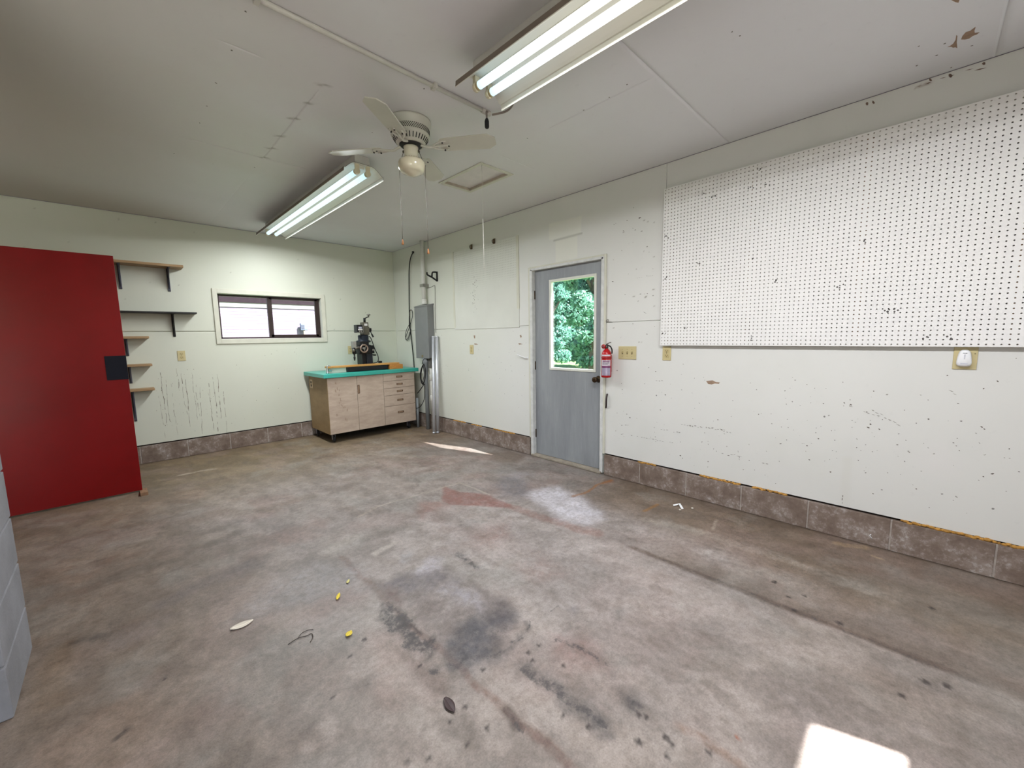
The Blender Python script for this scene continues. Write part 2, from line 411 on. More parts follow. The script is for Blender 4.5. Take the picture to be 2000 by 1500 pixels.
# rubbed black smears nearer the front
fp.line([(-2.177,-4.867),(-2.171,-5.008),(-2.177,-5.072),(-2.156,-5.158),(-2.176,-5.230)], rgb(106, 101, 99), .75, .012, .05, .04, 44, 9, .55, 45)
fp.poly([(-1.935,-4.941),(-1.911,-5.014),(-1.939,-5.128),(-1.967,-5.262),(-2.014,-5.296),(-2.047,-5.251),(-2.009,-5.157),(-1.985,-5.087)], rgb(122, 113, 109), .7, .04, .05, 45, 9, .5, 45)
fp.poly([(-2.008,-5.196),(-1.983,-5.252),(-2.010,-5.294),(-2.055,-5.271),(-2.038,-5.226)], rgb(86, 82, 81), .8, .03, .03, 46, 9, .35, 50)
fp.blob((-2.147,-5.194), .06, .10, .4, rgb(104, 101, 100), .7, .04, 47, 10, .4)
fp.blob((-2.106,-5.105), .12, .12, .2, rgb(128, 122, 118), .6, .07, 48, 8, .5)
fp.poly([(-1.959,-4.831),(-1.886,-4.970),(-1.946,-5.085),(-2.052,-5.013),(-2.053,-4.881)], rgb(156, 128, 122), .55, .06, .06, 49, 8, .4, 40)
fp.blob((-1.763,-4.790), .06, .05, .7, rgb(122, 118, 120), .7, .03, 51, 12, .3)
fp.blob((-1.617,-4.965), .08, .05, .5, rgb(124, 122, 118), .6, .04, 52, 12, .3)
fp.line([(-2.358,-4.952),(-2.365,-4.986),(-2.370,-5.020)], rgb(92, 78, 72), .8, .008, .02, .01, 54, 12, .3)
for k, (q, r) in enumerate(zip([(-2.450,-4.831),(-2.521,-4.842),(-2.448,-4.946),(-2.109,-4.823),(-2.043,-5.288),(-2.033,-5.310),(-2.132,-5.334),(-2.055,-5.389),(-2.064,-5.414),(-2.007,-5.509),(-2.113,-5.419),(-0.938,-5.506),(-0.873,-5.562),(-1.034,-5.550),(-0.838,-5.427),(-0.852,-5.425),(-2.465,-4.556),(-2.559,-4.256),(-2.299,-4.753),(-2.420,-3.750),(-2.050,-4.828),(-2.127,-4.863),(-2.060,-4.968),(-2.203,-5.190),(-2.231,-5.103),(-0.569,-6.007),(-0.516,-6.123),(-0.999,-5.714),(-1.168,-5.987),(-1.138,-6.043),(-1.307,-5.928),(-3.203,-3.892),(-2.770,-4.452),(-2.645,-4.304),(-2.530,-4.944),(-2.696,-4.855),(-2.641,-4.894)],
        [.014, .008, .012, .010, .012, .012, .016, .014, .010, .012, .012, .012, .010, .016, .014, .012, .01, .012, .01, .008, .012, .01, .012, .01, .01, .016, .012, .018, .018, .02, .016, .008, .006, .01, .008, .008, .01])):
    fp.blob(q, r*.75+.004, r*.75+.004, 0, rgb(60, 53, 51), .9, .0, 60+k, 20, 0, 60, .5)
# dark drags on the left
fp.line([(-3.341,-2.796),(-3.260,-2.750),(-3.110,-2.797)], rgb(112, 104, 94), .6, .015, .06, .03, 101, 8, .3)
fp.line([(-3.135,-3.288),(-3.061,-3.232),(-2.944,-3.222),(-2.741,-3.197)], rgb(114, 106, 103), .6, .02, .08, .05, 102, 7, .4)
fp.blob((-2.786,-3.165), .16, .10, .3, rgb(106, 100, 98), .7, .08, 103, 7, .3)
fp.line([(-2.876,-2.727),(-2.810,-2.698),(-2.731,-2.678)], rgb(106, 98, 90), .6, .02, .06, .03, 104, 8, .4)
fp.line([(-3.461,-3.341),(-3.416,-3.365),(-3.377,-3.392)], rgb(88, 82, 76), .8, .012, .03, .03, 105, 9, .4)
fp.line([(-3.339,-4.089),(-3.316,-4.071)], rgb(76, 70, 66), .8, .003, .01)
fp.line([(-2.939,-2.189),(-2.788,-2.171),(-2.491,-2.377),(-2.175,-2.328)], rgb(126, 112, 98), .5, .03, .08, .05, 106, 7, .4)
fp.poly([(-2.947,-3.651),(-2.765,-3.525),(-2.590,-3.445),(-2.313,-3.640),(-2.382,-3.920),(-2.551,-3.807),(-2.727,-3.743),(-2.883,-3.751)], rgb(164, 162, 162), .55, .08, .1, 107, 6, .5, 40)
fp.blob((-3.267,-3.468), .16, .12, .4, rgb(146, 136, 132), .5, .1, 108, 7, .4)
fp.blob((-2.833,-4.572), .045, .11, -.3, rgb(180, 170, 162), .8, .04, 109, 10, .3)
fp.blob((-2.903,-4.590), .03, .05, 0, rgb(176, 166, 158), .7, .03, 110, 10, .3)
fp.poly([(-3.541,-3.332),(-3.482,-3.298),(-3.470,-3.771),(-3.559,-3.761),(-3.572,-3.532)], rgb(130, 110, 86), .5, .03, .02, 111, 9, .2)
fp.line([(-2.874,-0.791),(-2.786,-0.796),(-2.732,-0.786),(-2.596,-0.816)], rgb(196, 184, 164), .9, .016, .02, .03, 112, 14, .5)
fp.line([(-2.388,-3.363),(-2.278,-3.312),(-2.203,-3.312)], rgb(176, 168, 158), .6, .02, .05, .03, 113, 9, .4)
fp.line([(-2.138,-3.400),(-2.002,-3.421),(-1.870,-3.395)], rgb(112, 104, 96), .5, .02, .06, .03, 114, 9, .4)
fp.line([(-2.188,-3.606),(-2.119,-3.590),(-2.057,-3.581)], rgb(196, 188, 178), .7, .01, .03, .02, 115, 9, .4)
fp.blob((-2.105,-3.776), .10, .10, .3, rgb(176, 176, 178), .55, .08, 116, 8, .4)
fp.line([(-0.122,-5.601),(-0.098,-5.663),(-0.054,-5.727)], rgb(178, 156, 126), .8, .015, .02, .02, 117, 12, .5)
fp.line([(-0.160,-5.767),(-0.167,-5.808)], rgb(186, 166, 140), .7, .006, .01, .01, 118)
fp.line([(-0.293,-4.949),(-0.455,-4.978)], rgb(182, 170, 154), .6, .004, .01, .01, 119)
fp.line([(-1.991,-5.404),(-1.979,-5.491),(-1.972,-5.579),(-1.973,-5.608)], rgb(140, 108, 88), .55, .006, .02, .02, 120, 10, .6)
fp.blob((-1.891,-5.556), .012, .012, 0, rgb(164, 88, 52), .9, .004, 121)
fp.c[..., :3] *= .70
# oily grime that breaks up with the grain of the slab
fp.grime([(-2.426,-4.097),(-2.386,-4.072),(-2.364,-4.150),(-2.350,-4.258),(-2.352,-4.365),(-2.346,-4.512),(-2.417,-4.548),(-2.460,-4.453),(-2.453,-4.316),(-2.444,-4.182)], .58, .035, .07, 201, 14)
fp.grime([(-2.338,-4.508),(-2.195,-4.473),(-1.997,-4.559),(-2.032,-4.654),(-2.134,-4.670),(-2.159,-4.745),(-2.230,-4.727),(-2.372,-4.665),(-2.364,-4.575)], .40, .06, .06, 202)
fp.grime([(-2.046,-4.444),(-1.902,-4.477),(-1.987,-4.612),(-2.079,-4.645),(-2.077,-4.519)], .36, .05, .05, 203)
fp.grime([(-2.308,-3.946),(-2.187,-3.949),(-1.972,-4.086),(-1.989,-4.195),(-2.178,-4.143),(-2.249,-4.058)], .28, .05, .05, 204)
fp.grime([(-2.299,-3.916),(-2.267,-4.026),(-2.339,-4.176),(-2.366,-4.103)], .30, .04, .05, 205)
fp.grime([(-2.383,-4.639),(-2.378,-4.673),(-2.308,-4.663),(-2.223,-4.719),(-2.143,-4.744)], .5, .012, .03, 206, 14, .003)
fp.grime([(-2.124,-4.740),(-2.066,-4.739),(-1.997,-4.728),(-1.975,-4.684)], .55, .010, .035, 207, 16, .003)
fp.grime([(-1.856,-3.994),(-1.844,-4.064),(-1.857,-4.175)], .5, .02, .03, 208, 12, .006)
fp.grime([(-2.177,-4.867),(-2.171,-5.008),(-2.177,-5.072),(-2.156,-5.158),(-2.176,-5.230)], .55, .03, .04, 209, 10, .012)
fp.grime([(-1.959,-4.831),(-1.935,-4.941),(-1.911,-5.014),(-1.939,-5.128),(-1.967,-5.262),(-2.014,-5.296),(-2.047,-5.251),(-2.009,-5.157),(-1.985,-5.087),(-2.011,-4.982)], .33, .04, .06, 210)
fp.grime([(-2.008,-5.196),(-1.983,-5.252),(-2.010,-5.294),(-2.055,-5.271),(-2.038,-5.226)], .55, .02, .03, 211)
fp.grime([(-2.152,-5.133),(-2.097,-5.183),(-2.147,-5.247),(-2.198,-5.208)], .42, .04, .04, 212)
fp.grime([(-1.967,-4.867),(-1.933,-5.003),(-1.946,-5.085)], .5, .02, .03, 213, 12, .006)
fp.grime([(-2.444,-4.584),(-2.407,-4.622),(-2.427,-4.651),(-2.461,-4.617)], .6, .015, .02, 214)
fp.grime([(-1.851,-4.726),(-1.787,-4.721),(-1.800,-4.751)], .5, .008, .01, 215, 14, .004)
fp.grime([(-2.348,-4.968),(-2.370,-5.020),(-2.371,-5.045)], .5, .01, .015, 216, 14, .006)
fp.grime([(-1.04, -4.9), (-1.045, -5.3), (-1.035, -6.05)], .42, .035, .02, 217, 9, .006)
fp.grime([(-2.355, -3.6), (-2.365, -4.3), (-2.35, -5.3), (-2.35, -6.05)], .3, .02, .015, 218, 9, .004)
fp.c[..., :3] *= np.array([1.03, .995, 1.0])
# darker edge where floor meets the blocks
fp.put((1-sstep(.015, .05, -U))*.6, rgb(84, 72, 60)); fp.put((1-sstep(.015, .05, -V))*.6, rgb(84, 72, 60))

def floor_material():
    t = NT('worn_concrete')
    at = t.node('ShaderNodeAttribute', attribute_name='Paint')
    f1 = t.noise(38, 6, .7); f2 = t.noise(150, 4, .65); f3 = t.noise(9, 6, .65)
    col = t.mix(1., at.outputs['Color'], t.ramp(f1, [(.28, (.74, .74, .74)), (.5, (1, 1, 1)), (.72, (1.2, 1.2, 1.2))]), 'MULTIPLY')
    col = t.mix(1., col, t.ramp(f2, [(.3, (.80, .79, .78)), (.55, (1, 1, 1)), (.75, (1.14, 1.14, 1.14))]), 'MULTIPLY')
    col = t.mix(1., col, t.ramp(f3, [(.3, (.80, .77, .74)), (.62, (1.10, 1.10, 1.10))]), 'MULTIPLY')
    gn = t.math('ADD', t.math('MULTIPLY', t.noise(55, 6, .75), .6), t.math('MULTIPLY', t.noise(14, 5, .65), .4))
    gm_ = t.math('ADD', at.outputs['Alpha'], t.math('MULTIPLY', t.math('SUBTRACT', gn, .5), 1.7))
    gm_ = t.math('MULTIPLY', t.ramp(gm_, [(.42, (0, 0, 0)), (.66, (1, 1, 1))]), t.ramp(at.outputs['Alpha'], [(.02, (0, 0, 0)), (.2, (.8, .8, .8))]))
    col = t.mix(gm_, col, rgb(62, 59, 60))
    v = t.node('ShaderNodeTexVoronoi', feature='F1'); v.inputs['Scale'].default_value = 11.
    t.link(t.vec(), v.inputs['Vector'])
    sp = t.math('LESS_THAN', v.outputs['Distance'], t.math('MULTIPLY', t.math('GREATER_THAN', v.outputs['Color'], .84), .055))
    col = t.mix(t.math('MULTIPLY', sp, .6), col, rgb(70, 62, 58))
    t.base(col)
    t.bump(t.math('ADD', f2, t.math('MULTIPLY', f1, .6)), .25, .004)
    t.link(t.ramp(f3, [(.3, (.42, .42, .42)), (.7, (.66, .66, .66))]), t.bs.inputs['Roughness'])
    t.bs.inputs['Specular IOR Level'].default_value = .4
    return t.m
M_FLOOR = floor_material()
fl = grid_surface('floor', FX, FY, lambda U, V, D: np.stack([U, V, -D], -1), fp, M_FLOOR)
tag(fl, 'stained grey brown concrete garage floor', 'floor')
MB().box(XL-.15, .15, YF-.2, .15, -.30, -.02).build('slab', plain('slab_concrete', rgb(130, 124, 118), .9), fl)

# concrete block course that shows below the wall boards ---------------
def block_material():
    t = NT('bare_concrete_block')
    f = t.noise(7, 6, .7); g = t.noise(45, 5, .7); st = t.noise(4, 5, .6, (1, 1, 2.5))
    col = t.ramp(f, [(.25, rgb(98, 82, 72)), (.5, rgb(126, 110, 100)), (.75, rgb(160, 148, 140))])
    col = t.mix(t.math('MULTIPLY', t.ramp(g, [(.5, (0, 0, 0)), (.66, (.9, .9, .9))]), t.ramp(f, [(.45, (0, 0, 0)), (.62, (.9, .9, .9))])), col, rgb(186, 178, 174))
    col = t.mix(t.ramp(st, [(.58, (0, 0, 0)), (.72, (.45, .45, .45))]), col, rgb(96, 82, 70))
    t.base(col); t.bump(g, .35, .006); return t.fin(.85, 0, .25)
M_BLOCK = block_material()
M_MORTAR = plain('mortar', rgb(168, 158, 150), .9, var=.2, scale=30)
ZB = .191
def block_run(mb, axis, a, b, joints, face, back):
    cuts = [a]+sorted(j for j in joints if a+.02 < j < b-.02)+[b]
    for p, q in zip(cuts[:-1], cuts[1:]):
        p2 = p+(.004 if p > a else 0); q2 = q-(.004 if q < b else 0)
        if axis == 'y': mb.box(face, back, p2, q2, 0.001, ZB)
        else: mb.box(p2, q2, face, back, 0.001, ZB)
    if axis == 'y': mb.box(face+.004, back-.002, a+.003, b-.003, .002, ZB-.003, 1)
    else: mb.box(a+.003, b-.003, face+.004, back-.002, .002, ZB-.003, 1)
DY0, DY1 = -2.883, -3.842      # outer edges of the door casing
jr = [-4.2045-.4064*i for i in range(9)]; jl = [-1.6333-.4064*i for i in range(-4, 4)]
mb = MB(); block_run(mb, 'y', YF, DY1, jr, -.015, .12); block_run(mb, 'y', DY0, -.001, jl, -.015, .12)
bbr = mb.build('baseboard_right', [M_BLOCK, M_MORTAR], bevel=.003)
tag(bbr, 'bare concrete block course along the foot of the right wall', 'block course', kind='structure')
xb = (-2.304,0.093)[0]
mb = MB(); block_run(mb, 'x', XL, -.016, [xb+.4064*i for i in range(-14, 9)], -.015, .12)
bbb = mb.build('baseboard_back', [M_BLOCK, M_MORTAR], bevel=.003)
tag(bbb, 'bare concrete block course along the foot of the back wall', 'block course', kind='structure')
# sill plate seen as the dark gap over the blocks, and foam squeezed into it
MB().box(.012, .12, YF, DY1, ZB, .215).box(.012, .12, DY0, 0, ZB, .215).build('sill_plate', M_DARKGAP, bbr)
MB().box(XL, 0, .012, .12, ZB, .215).build('sill_plate', M_DARKGAP, bbb)
M_FOAM = plain('spray_foam', rgb(176, 130, 62), .8, var=.35, scale=40, bump=.3)
fm = MB()
def foam(y0, y1, n, lo=.4):
    for k in range(n):
        y = y0+(y1-y0)*(k+.5*random.random())/n; r = random.uniform(.006, .011)
        fm.lathe([(r*.5, -r*1.4), (r, -.4*r), (r*.9, .6*r), (r*.4, 1.3*r)], (random.uniform(-.009, .004), y, ZB+.006+random.uniform(-.004, .004)), 1, 7)
for a, b, n in (((-4.186,0.236)[0], (-4.348,0.224)[0], 14), ((-4.722,0.213)[0], (-5.010,0.202)[0], 26), ((-5.088,0.203)[0], (-5.299,0.192)[0], 14), ((-5.874,0.201)[0], -6.9, 70),
                ((-1.452,0.198)[0], (-1.722,0.194)[0], 22), ((-1.850,0.185)[0], (-2.034,0.179)[0], 14), ((-2.276,0.184)[0], (-2.630,0.178)[0], 24)):
    foam(a, b, n)
fm.build('foam_sealant', M_FOAM, bbr, kind='stuff')

# right wall -----------------------------------------------------------
OPY0, OPY1, OPZ = -2.915, -3.81, 2.012      # door opening
SEAM = 1.4287
WY = axis_lines(YF, -6.6, 0, .12, .0085, (-1.065, -1.067, -1.0642, -1.0678, -4.373, -4.375, -4.3722, -4.3758, OPY0, OPY1))
WZ = lines(.205, H-.004, .0085, (SEAM+.0011, SEAM-.0011, SEAM+.0018, SEAM-.0018, OPZ))
U, V = np.meshgrid(WY, WZ, indexing='ij')
wp = Paint(U, V, P_WALL)
wp.put(sstep(.45, .7, fbm(U, V, 1.3, 71)), rgb(211, 211, 205), .5)
wp.put(sstep(-2.9, -1.5, U)*.7, P_BACK)
wp.c[..., 3] = np.clip(.35+1.2*sstep(-3.7, -4.6, U)*(1-sstep(.9, 1.3, V)), 0, 1.4)
DK = rgb(74, 64, 54); BR = rgb(138, 108, 80)
# repainted rectangles over the door
wp.poly([(-3.164,2.432),(-3.563,2.425),(-3.552,2.261),(-3.170,2.267)], rgb(226, 225, 216), .8, .01, .008, 72)
wp.poly([(-3.249,2.263),(-3.517,2.263),(-3.518,2.051),(-3.248,2.036)], rgb(226, 225, 214), .7, .01, .006, 73)
wp.line([(-3.230,2.257),(-3.564,2.264)], rgb(150, 148, 138), .5, .004, .01)
# chips, scrapes and scuffs
def chip(pts, col=BR, a=.9): wp.poly(pts, col, a, .006, .008, 74, 30)
for k in range(16):
    wp.blob((random.uniform(-4.3, -3.9), random.uniform(1.25, 2.3)), random.uniform(.005, .016), .006, 0, rgb(130, 124, 112), .7, .004, 440+k, 30, 0, 60, .4)
wp.line([(-5.762,2.619),(-5.824,2.621)], rgb(130, 108, 96), .55, .002, .008, .006, 76, 12, .6)
wp.line([(-3.841,1.748),(-3.841,1.382),(-3.834,0.622)], rgb(120, 112, 98), .5, .002, .006)
# wear and drips; the pale blob is a glow of light painted in
wp.line([(-5.609,0.221),(-5.605,0.371),(-5.604,0.505)], rgb(204, 201, 188), .2, .008, .03)
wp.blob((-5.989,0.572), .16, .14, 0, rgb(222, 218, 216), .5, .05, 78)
def wr_depth(U, V):
    d = .010*(abs(V-SEAM) < .0014)*(U < -.05)
    d = np.maximum(d, .008*(abs(U+1.066) < .0014)*(V < SEAM))
    d = np.maximum(d, .006*(abs(U+4.374) < .0014)*(V > SEAM))
    return d
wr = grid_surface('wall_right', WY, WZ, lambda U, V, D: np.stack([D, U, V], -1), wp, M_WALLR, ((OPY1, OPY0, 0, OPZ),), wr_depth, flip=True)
tag(wr, 'scuffed off-white plywood wall with the door and pegboard', 'wall')
M_CORE = plain('wall_outside', rgb(168, 160, 176), .8)
MB().box(.012, WALLR, YF, OPY1, .215, H+.05).box(.012, WALLR, OPY0, .0, .215, H+.05).box(.012, WALLR, OPY1, OPY0, OPZ, H+.05).build('wall_core', M_CORE, wr)

# back wall ------------------------------------------------------------
WX0, WX1, WZ0, WZ1 = -2.296, -1.122, 1.338, 1.878      # window opening
BX = axis_lines(XL, -4.7, 0, .12, .0125, (WX0, WX1, -.004, -.007, -.001))
BZ = lines(.205, H-.004, .0125, (SEAM+.0011, SEAM-.0011, SEAM+.0018, SEAM-.0018, WZ0, WZ1))
U, V = np.meshgrid(BX, BZ, indexing='ij')
bp = Paint(U, V, P_BACK)
bp.put(sstep(.45, .7, fbm(U, V, 1.1, 81)), rgb(205, 207, 190), .5)
bp.c[..., 3] = .12
for k in range(40):
    bp.blob((random.uniform(-4.4, -.3), random.uniform(1.3, 2.6)), random.uniform(.005, .012), random.uniform(.005, .012), 0, rgb(120, 116, 98), random.uniform(.2, .6), .003, 640+k, 30, 0, 60, .4)
def wb_depth(U, V):
    d = .010*(abs(V-SEAM) < .0014)*(U < -.03)
    return d
wb = grid_surface('wall_back', BX, BZ, lambda U, V, D: np.stack([U, D, V], -1), bp, M_WALLB, ((WX0, WX1, WZ0, WZ1),), wb_depth)
tag(wb, 'pale greenish back wall with the shelves and small window', 'wall')
MB().box(XL, WX0, .012, WALLT, .215, H+.05).box(WX1, WALLT, .012, WALLT, 0, H+.05).box(WX0, WX1, .012, WALLT, WZ1, H+.05).box(WX0, WX1, .012, WALLT, .215, WZ0).build('wall_core', M_CORE, wb)

# ceiling --------------------------------------------------------------
HX0, HX1, HY0, HY1 = -1.062, -.765, -3.385, -2.868     # attic hatch well
CS = (-1.16, -2.38, -3.59, -4.82, -6.035); CX = (-1.09, -2.31, -3.53)
ex = [x+d for x in CX for d in (-.003, 0, .003)]+[HX0, HX1]; ey = [y+d for y in CS for d in (-.003, 0, .003)]+[HY0, HY1]
KX = axis_lines(XL, -4.0, 0, .15, .02, ex); KY = axis_lines(YF, -6.3, 0, .15, .02, ey)
U, V = np.meshgrid(KX, KY, indexing='ij')
cp = Paint(U, V, P_CEIL)
cp.put(sstep(.42, .7, fbm(U, V, .8, 91)), rgb(214, 210, 208), .6)
cp.put(sstep(-2.2, -3.6, U), rgb(198, 193, 180), .7)  # shade of the unlit left side painted into the ceiling colour
cp.put(sstep(-1.0, -.1, V)*sstep(-1.9, -2.8, U), rgb(180, 172, 160), .5)  # more painted shade in the back left corner
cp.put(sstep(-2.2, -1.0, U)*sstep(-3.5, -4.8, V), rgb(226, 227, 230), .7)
cp.c[..., 3] = .1
for q in [(-2.310,-2.590),(-2.316,-2.821),(-2.315,-3.113),(-2.310,-3.340),(-2.309,-3.572),(-2.307,-2.393)]:
    cp.line([(q[0]-.02, q[1]+.012), (q[0]+.02, q[1]-.012)], rgb(120, 112, 102), .6, .003, .012)
def c_depth(U, V):
    d = np.full(U.shape, 0.)
    amp = {-1.16: [], -2.38: [(-2.75, -2.0)], -3.59: [(-1.05, -.68), (-2.75, -2.6)], -4.82: [(-1.5, 0)], -6.035: [(-1.5, 0)]}
    for y, rs in amp.items():
        a = .0004+sum(.006*((U > p) & (U < q)) for p, q in rs)
        d += a*np.exp(-((V-y)/.0024)**2)
    ax = {-1.09: [(-4.78, -4.1)], -2.31: [(-3.5, -2.38)], -3.53: []}
    for x, rs in ax.items():
        a = .0004+sum(.004*((V > p) & (V < q)) for p, q in rs)
        d += a*np.exp(-((U-x)/.0024)**2)
    return d
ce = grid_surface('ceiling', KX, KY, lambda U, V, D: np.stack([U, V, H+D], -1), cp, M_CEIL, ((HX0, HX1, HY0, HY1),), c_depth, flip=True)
tag(ce, 'dull white board ceiling with visible sheet joints', 'ceiling')
RM = plain('roofing', rgb(92, 80, 72), .9)
rf = MB().box(XL-.4, .36, YF-.05, .14, 2.76, 2.86).box(.079, .33, YF-.05, .14, 2.62, 2.76).build('roof', RM, kind='structure')
tag(rf, 'low garage roof with an eave over the side door', 'roof')

# ------------------------------------------------------------------ bare chips, scuffs and drips on the boards
M_SCUFF = plain('dark_scuff', rgb(92, 84, 76), .8, var=.3, scale=30); M_SCUFFL = plain('grey_scuff', rgb(158, 155, 148), .7, var=.12, scale=30)
M_BARE = plain('bare_board', rgb(150, 126, 106), .85, var=.2, scale=25)
def flat(mb, poly, place, mi=0, th=.0007):
    """thin irregular patch lying on a board; place(u, v, d) gives the point d off the surface"""
    n = len(poly)
    mb.add([place(u, v, .0002) for u, v in poly]+[place(u, v, th) for u, v in poly], [tuple(range(n, 2*n)), tuple(range(n-1, -1, -1))]+[(k, (k+1) % n, n+(k+1) % n, n+k) for k in range(n)], mi)
def speck(mb, c, r, place, mi=0, el=1., ang=0.):
    n = random.randint(5, 8); pts = []
    for k in range(n):
        a = 2*PI*k/n; q = r*random.uniform(.55, 1.2); x, y = q*math.cos(a)*el, q*math.sin(a)
        pts.append((c[0]+x*math.cos(ang)-y*math.sin(ang), c[1]+x*math.sin(ang)+y*math.cos(ang)))
    flat(mb, pts, place, mi)
def scuff(mb, pts, w, place, mi=0, gap=.35, step=.02):
    """a broken line of short strokes"""
    for (a, b), (c, d) in zip(pts[:-1], pts[1:]):
        L = math.hypot(c-a, d-b); n = max(1, int(L/step)); dx, dy = (c-a)/L, (d-b)/L
        for k in range(n):
            if random.random() < gap: continue
            t0 = (k+random.uniform(0, .3))/n; t1 = (k+random.uniform(.7, 1.25))/n; o = random.gauss(0, w*1.2); ww = w*random.uniform(.3, 1.)
            p0 = (a+(c-a)*t0-dy*o, b+(d-b)*t0+dx*o); p1 = (a+(c-a)*t1-dy*o, b+(d-b)*t1+dx*o); m_ = ((p0[0]+p1[0])/2, (p0[1]+p1[1])/2)
            flat(mb, [p0, (m_[0]+dy*ww, m_[1]-dx*ww), p1, (m_[0]-dy*ww, m_[1]+dx*ww)], place, mi)
onr = lambda u, v, d: (-d, u, v)
onb = lambda u, v, d: (u, -d, v)
onc = lambda u, v, d: (u, v, H-d)
m = MB()
for pts in ([(-4.551,0.585),(-4.673,0.590),(-4.844,0.592),(-4.934,0.567)], [(-4.004,0.420),(-4.244,0.422),(-4.515,0.421)], [(-3.940,0.477),(-4.085,0.512)], [(-4.815,0.402),(-5.011,0.410)], [(-5.111,0.393),(-5.176,0.388)], [(-4.973,0.480),(-4.998,0.376)],
            [(-4.301,0.932),(-4.395,0.930)], [(-4.159,1.654),(-4.224,1.653)], [(-4.116,1.863),(-4.172,1.864)], [(-4.195,1.510),(-4.228,1.491)], [(-5.597,0.217),(-5.599,0.303)], [(-4.380,0.520),(-4.595,0.520)]): scuff(m, pts, .0028, onr, 0, .35)
for pts in ([(-4.613,0.581),(-4.826,0.589),(-4.927,0.573)], [(-5.691,0.842),(-5.830,0.768)], [(-5.545,0.858),(-5.739,0.811)], [(-5.978,0.990),(-6.037,0.962)]): scuff(m, pts, .004, onr, 1, .3)
for k in range(230):
    y = random.uniform(-6.6, -3.95) if k % 3 else random.gauss(-5.65, .33); z = random.triangular(.22, 1.2, .5) if k % 3 else random.gauss(.74, .16)
    if not (-6.7 < y < -3.9 and .215 < z < 1.2): continue
    speck(m, (y, z), random.choice((.0016, .0022, .0025, .003, .004)), onr, 0 if random.random() < .62 else 1, random.uniform(1, 2), random.uniform(-.5, 1.))
for k in range(55):
    y = random.uniform(-2.85, -1.2); z = random.triangular(.3, 1.4, .9); speck(m, (y, z), random.uniform(.002, .004), onr, 0 if random.random() < .5 else 1, random.uniform(1, 1.8), random.uniform(0, 1.5))
for k in range(40): speck(m, (-1.98+random.gauss(0, .03), random.uniform(1.62, 2.05)), random.uniform(.003, .0055), lambda u, v, d: (-.0061-d, u, v), 0)
for k in range(26): speck(m, (random.uniform(-4.33, -3.9), random.uniform(1.25, 2.4)), random.uniform(.002, .005), onr, 0 if random.random() < .4 else 1, random.uniform(1, 2.5), random.uniform(-.2, .3))
for q in [(-4.127,1.793),(-4.220,1.796)]: scuff(m, [q, (q[0]-.06, q[1]+.002)], .003, onr, 1, .2, .01)
m.build('scuff_marks', [M_SCUFF, M_SCUFFL], wr, kind='stuff')
for pts in ([(-4.733,0.952),(-4.781,0.960),(-4.804,0.949),(-4.833,0.948),(-4.826,0.937),(-4.797,0.937),(-4.775,0.928),(-4.749,0.930)], [(-1.930,1.338),(-1.960,1.337),(-1.958,1.299),(-1.938,1.300)], [(-1.935,1.236),(-1.976,1.236),(-2.015,1.223),(-1.945,1.223)], [(-2.735,1.327),(-2.758,1.332),(-2.766,1.310),(-2.750,1.299)], [(-2.709,1.237),(-2.733,1.240),(-2.780,1.231),(-2.725,1.225)]):
    m = MB(); flat(m, pts, onr); m.build('bare_patch', M_BARE, wr)
m = MB()
for pts in ([(-5.758,2.618),(-5.782,2.618),(-5.824,2.621)], [(-5.848,2.626),(-5.875,2.624),(-5.897,2.624)], [(-5.929,2.620),(-6.040,2.608)]): scuff(m, pts, .004, onr, 0, .15, .03)
for q in [(-5.813,2.635),(-5.886,2.624),(-6.000,2.631),(-5.561,2.614),(-5.588,2.612)]: speck(m, q, .006, onr, 0, 1.8, 1.2)
m.build('scrape_marks', [plain('brown_scrape', rgb(112, 92, 82), .85)], wr, kind='stuff')
m = MB()
for k in range(15):      # dirty drips below a socket
    x = -2.93+k*.044+random.uniform(-.016, .016); zt_ = random.uniform(.7, 1.06); z0 = max(.235, zt_-random.uniform(.3, .8)); z = zt_; w0 = random.uniform(.0012, .0026)
    while z > z0:
        x2 = x+random.gauss(0, .0028); z2 = z-random.uniform(.02, .045)
        if random.random() > .22:
            w1 = w0*random.uniform(.4, 1.2); flat(m, [(x-w1, z), (x+w1, z), (x2+w1, z2), (x2-w1, z2)], onb, 0 if random.random() < .45 else 1)
        x, z = x2, z2
for k in range(46): speck(m, (random.uniform(-2.95, -2.3), random.uniform(.28, 1.0)), random.uniform(.0018, .004), onb, 0 if random.random() < .4 else 1, 1.5, 1.5)
for k in range(30): speck(m, (random.uniform(-2.3, -1.45), random.uniform(.3, 1.25)), random.uniform(.002, .0045), onb, 0 if random.random() < .3 else 1)
m.build('drip_marks', [plain('drip_brown', rgb(112, 104, 90), .8, var=.2), plain('drip_pale', rgb(164, 160, 146), .8, var=.15)], wb, kind='stuff')
for pts in ([(-0.275,-5.867),(-0.276,-5.875),(-0.289,-5.886),(-0.316,-5.892),(-0.361,-5.893),(-0.348,-5.897),(-0.291,-5.897),(-0.228,-5.901),(-0.246,-5.894),(-0.248,-5.887),(-0.265,-5.880)], [(-0.302,-5.910),(-0.331,-5.913),(-0.354,-5.922),(-0.353,-5.936),(-0.363,-5.943),(-0.371,-5.951),(-0.339,-5.949),(-0.318,-5.951),(-0.307,-5.966),(-0.297,-5.959),(-0.296,-5.946),(-0.283,-5.936),(-0.288,-5.923)], [(-0.667,-5.869),(-0.639,-5.881),(-0.626,-5.890),(-0.642,-5.892),(-0.668,-5.888),(-0.689,-5.868)]):
    m = MB(); flat(m, pts, onc); m.build('bare_patch', M_BARE, ce)
m = MB()
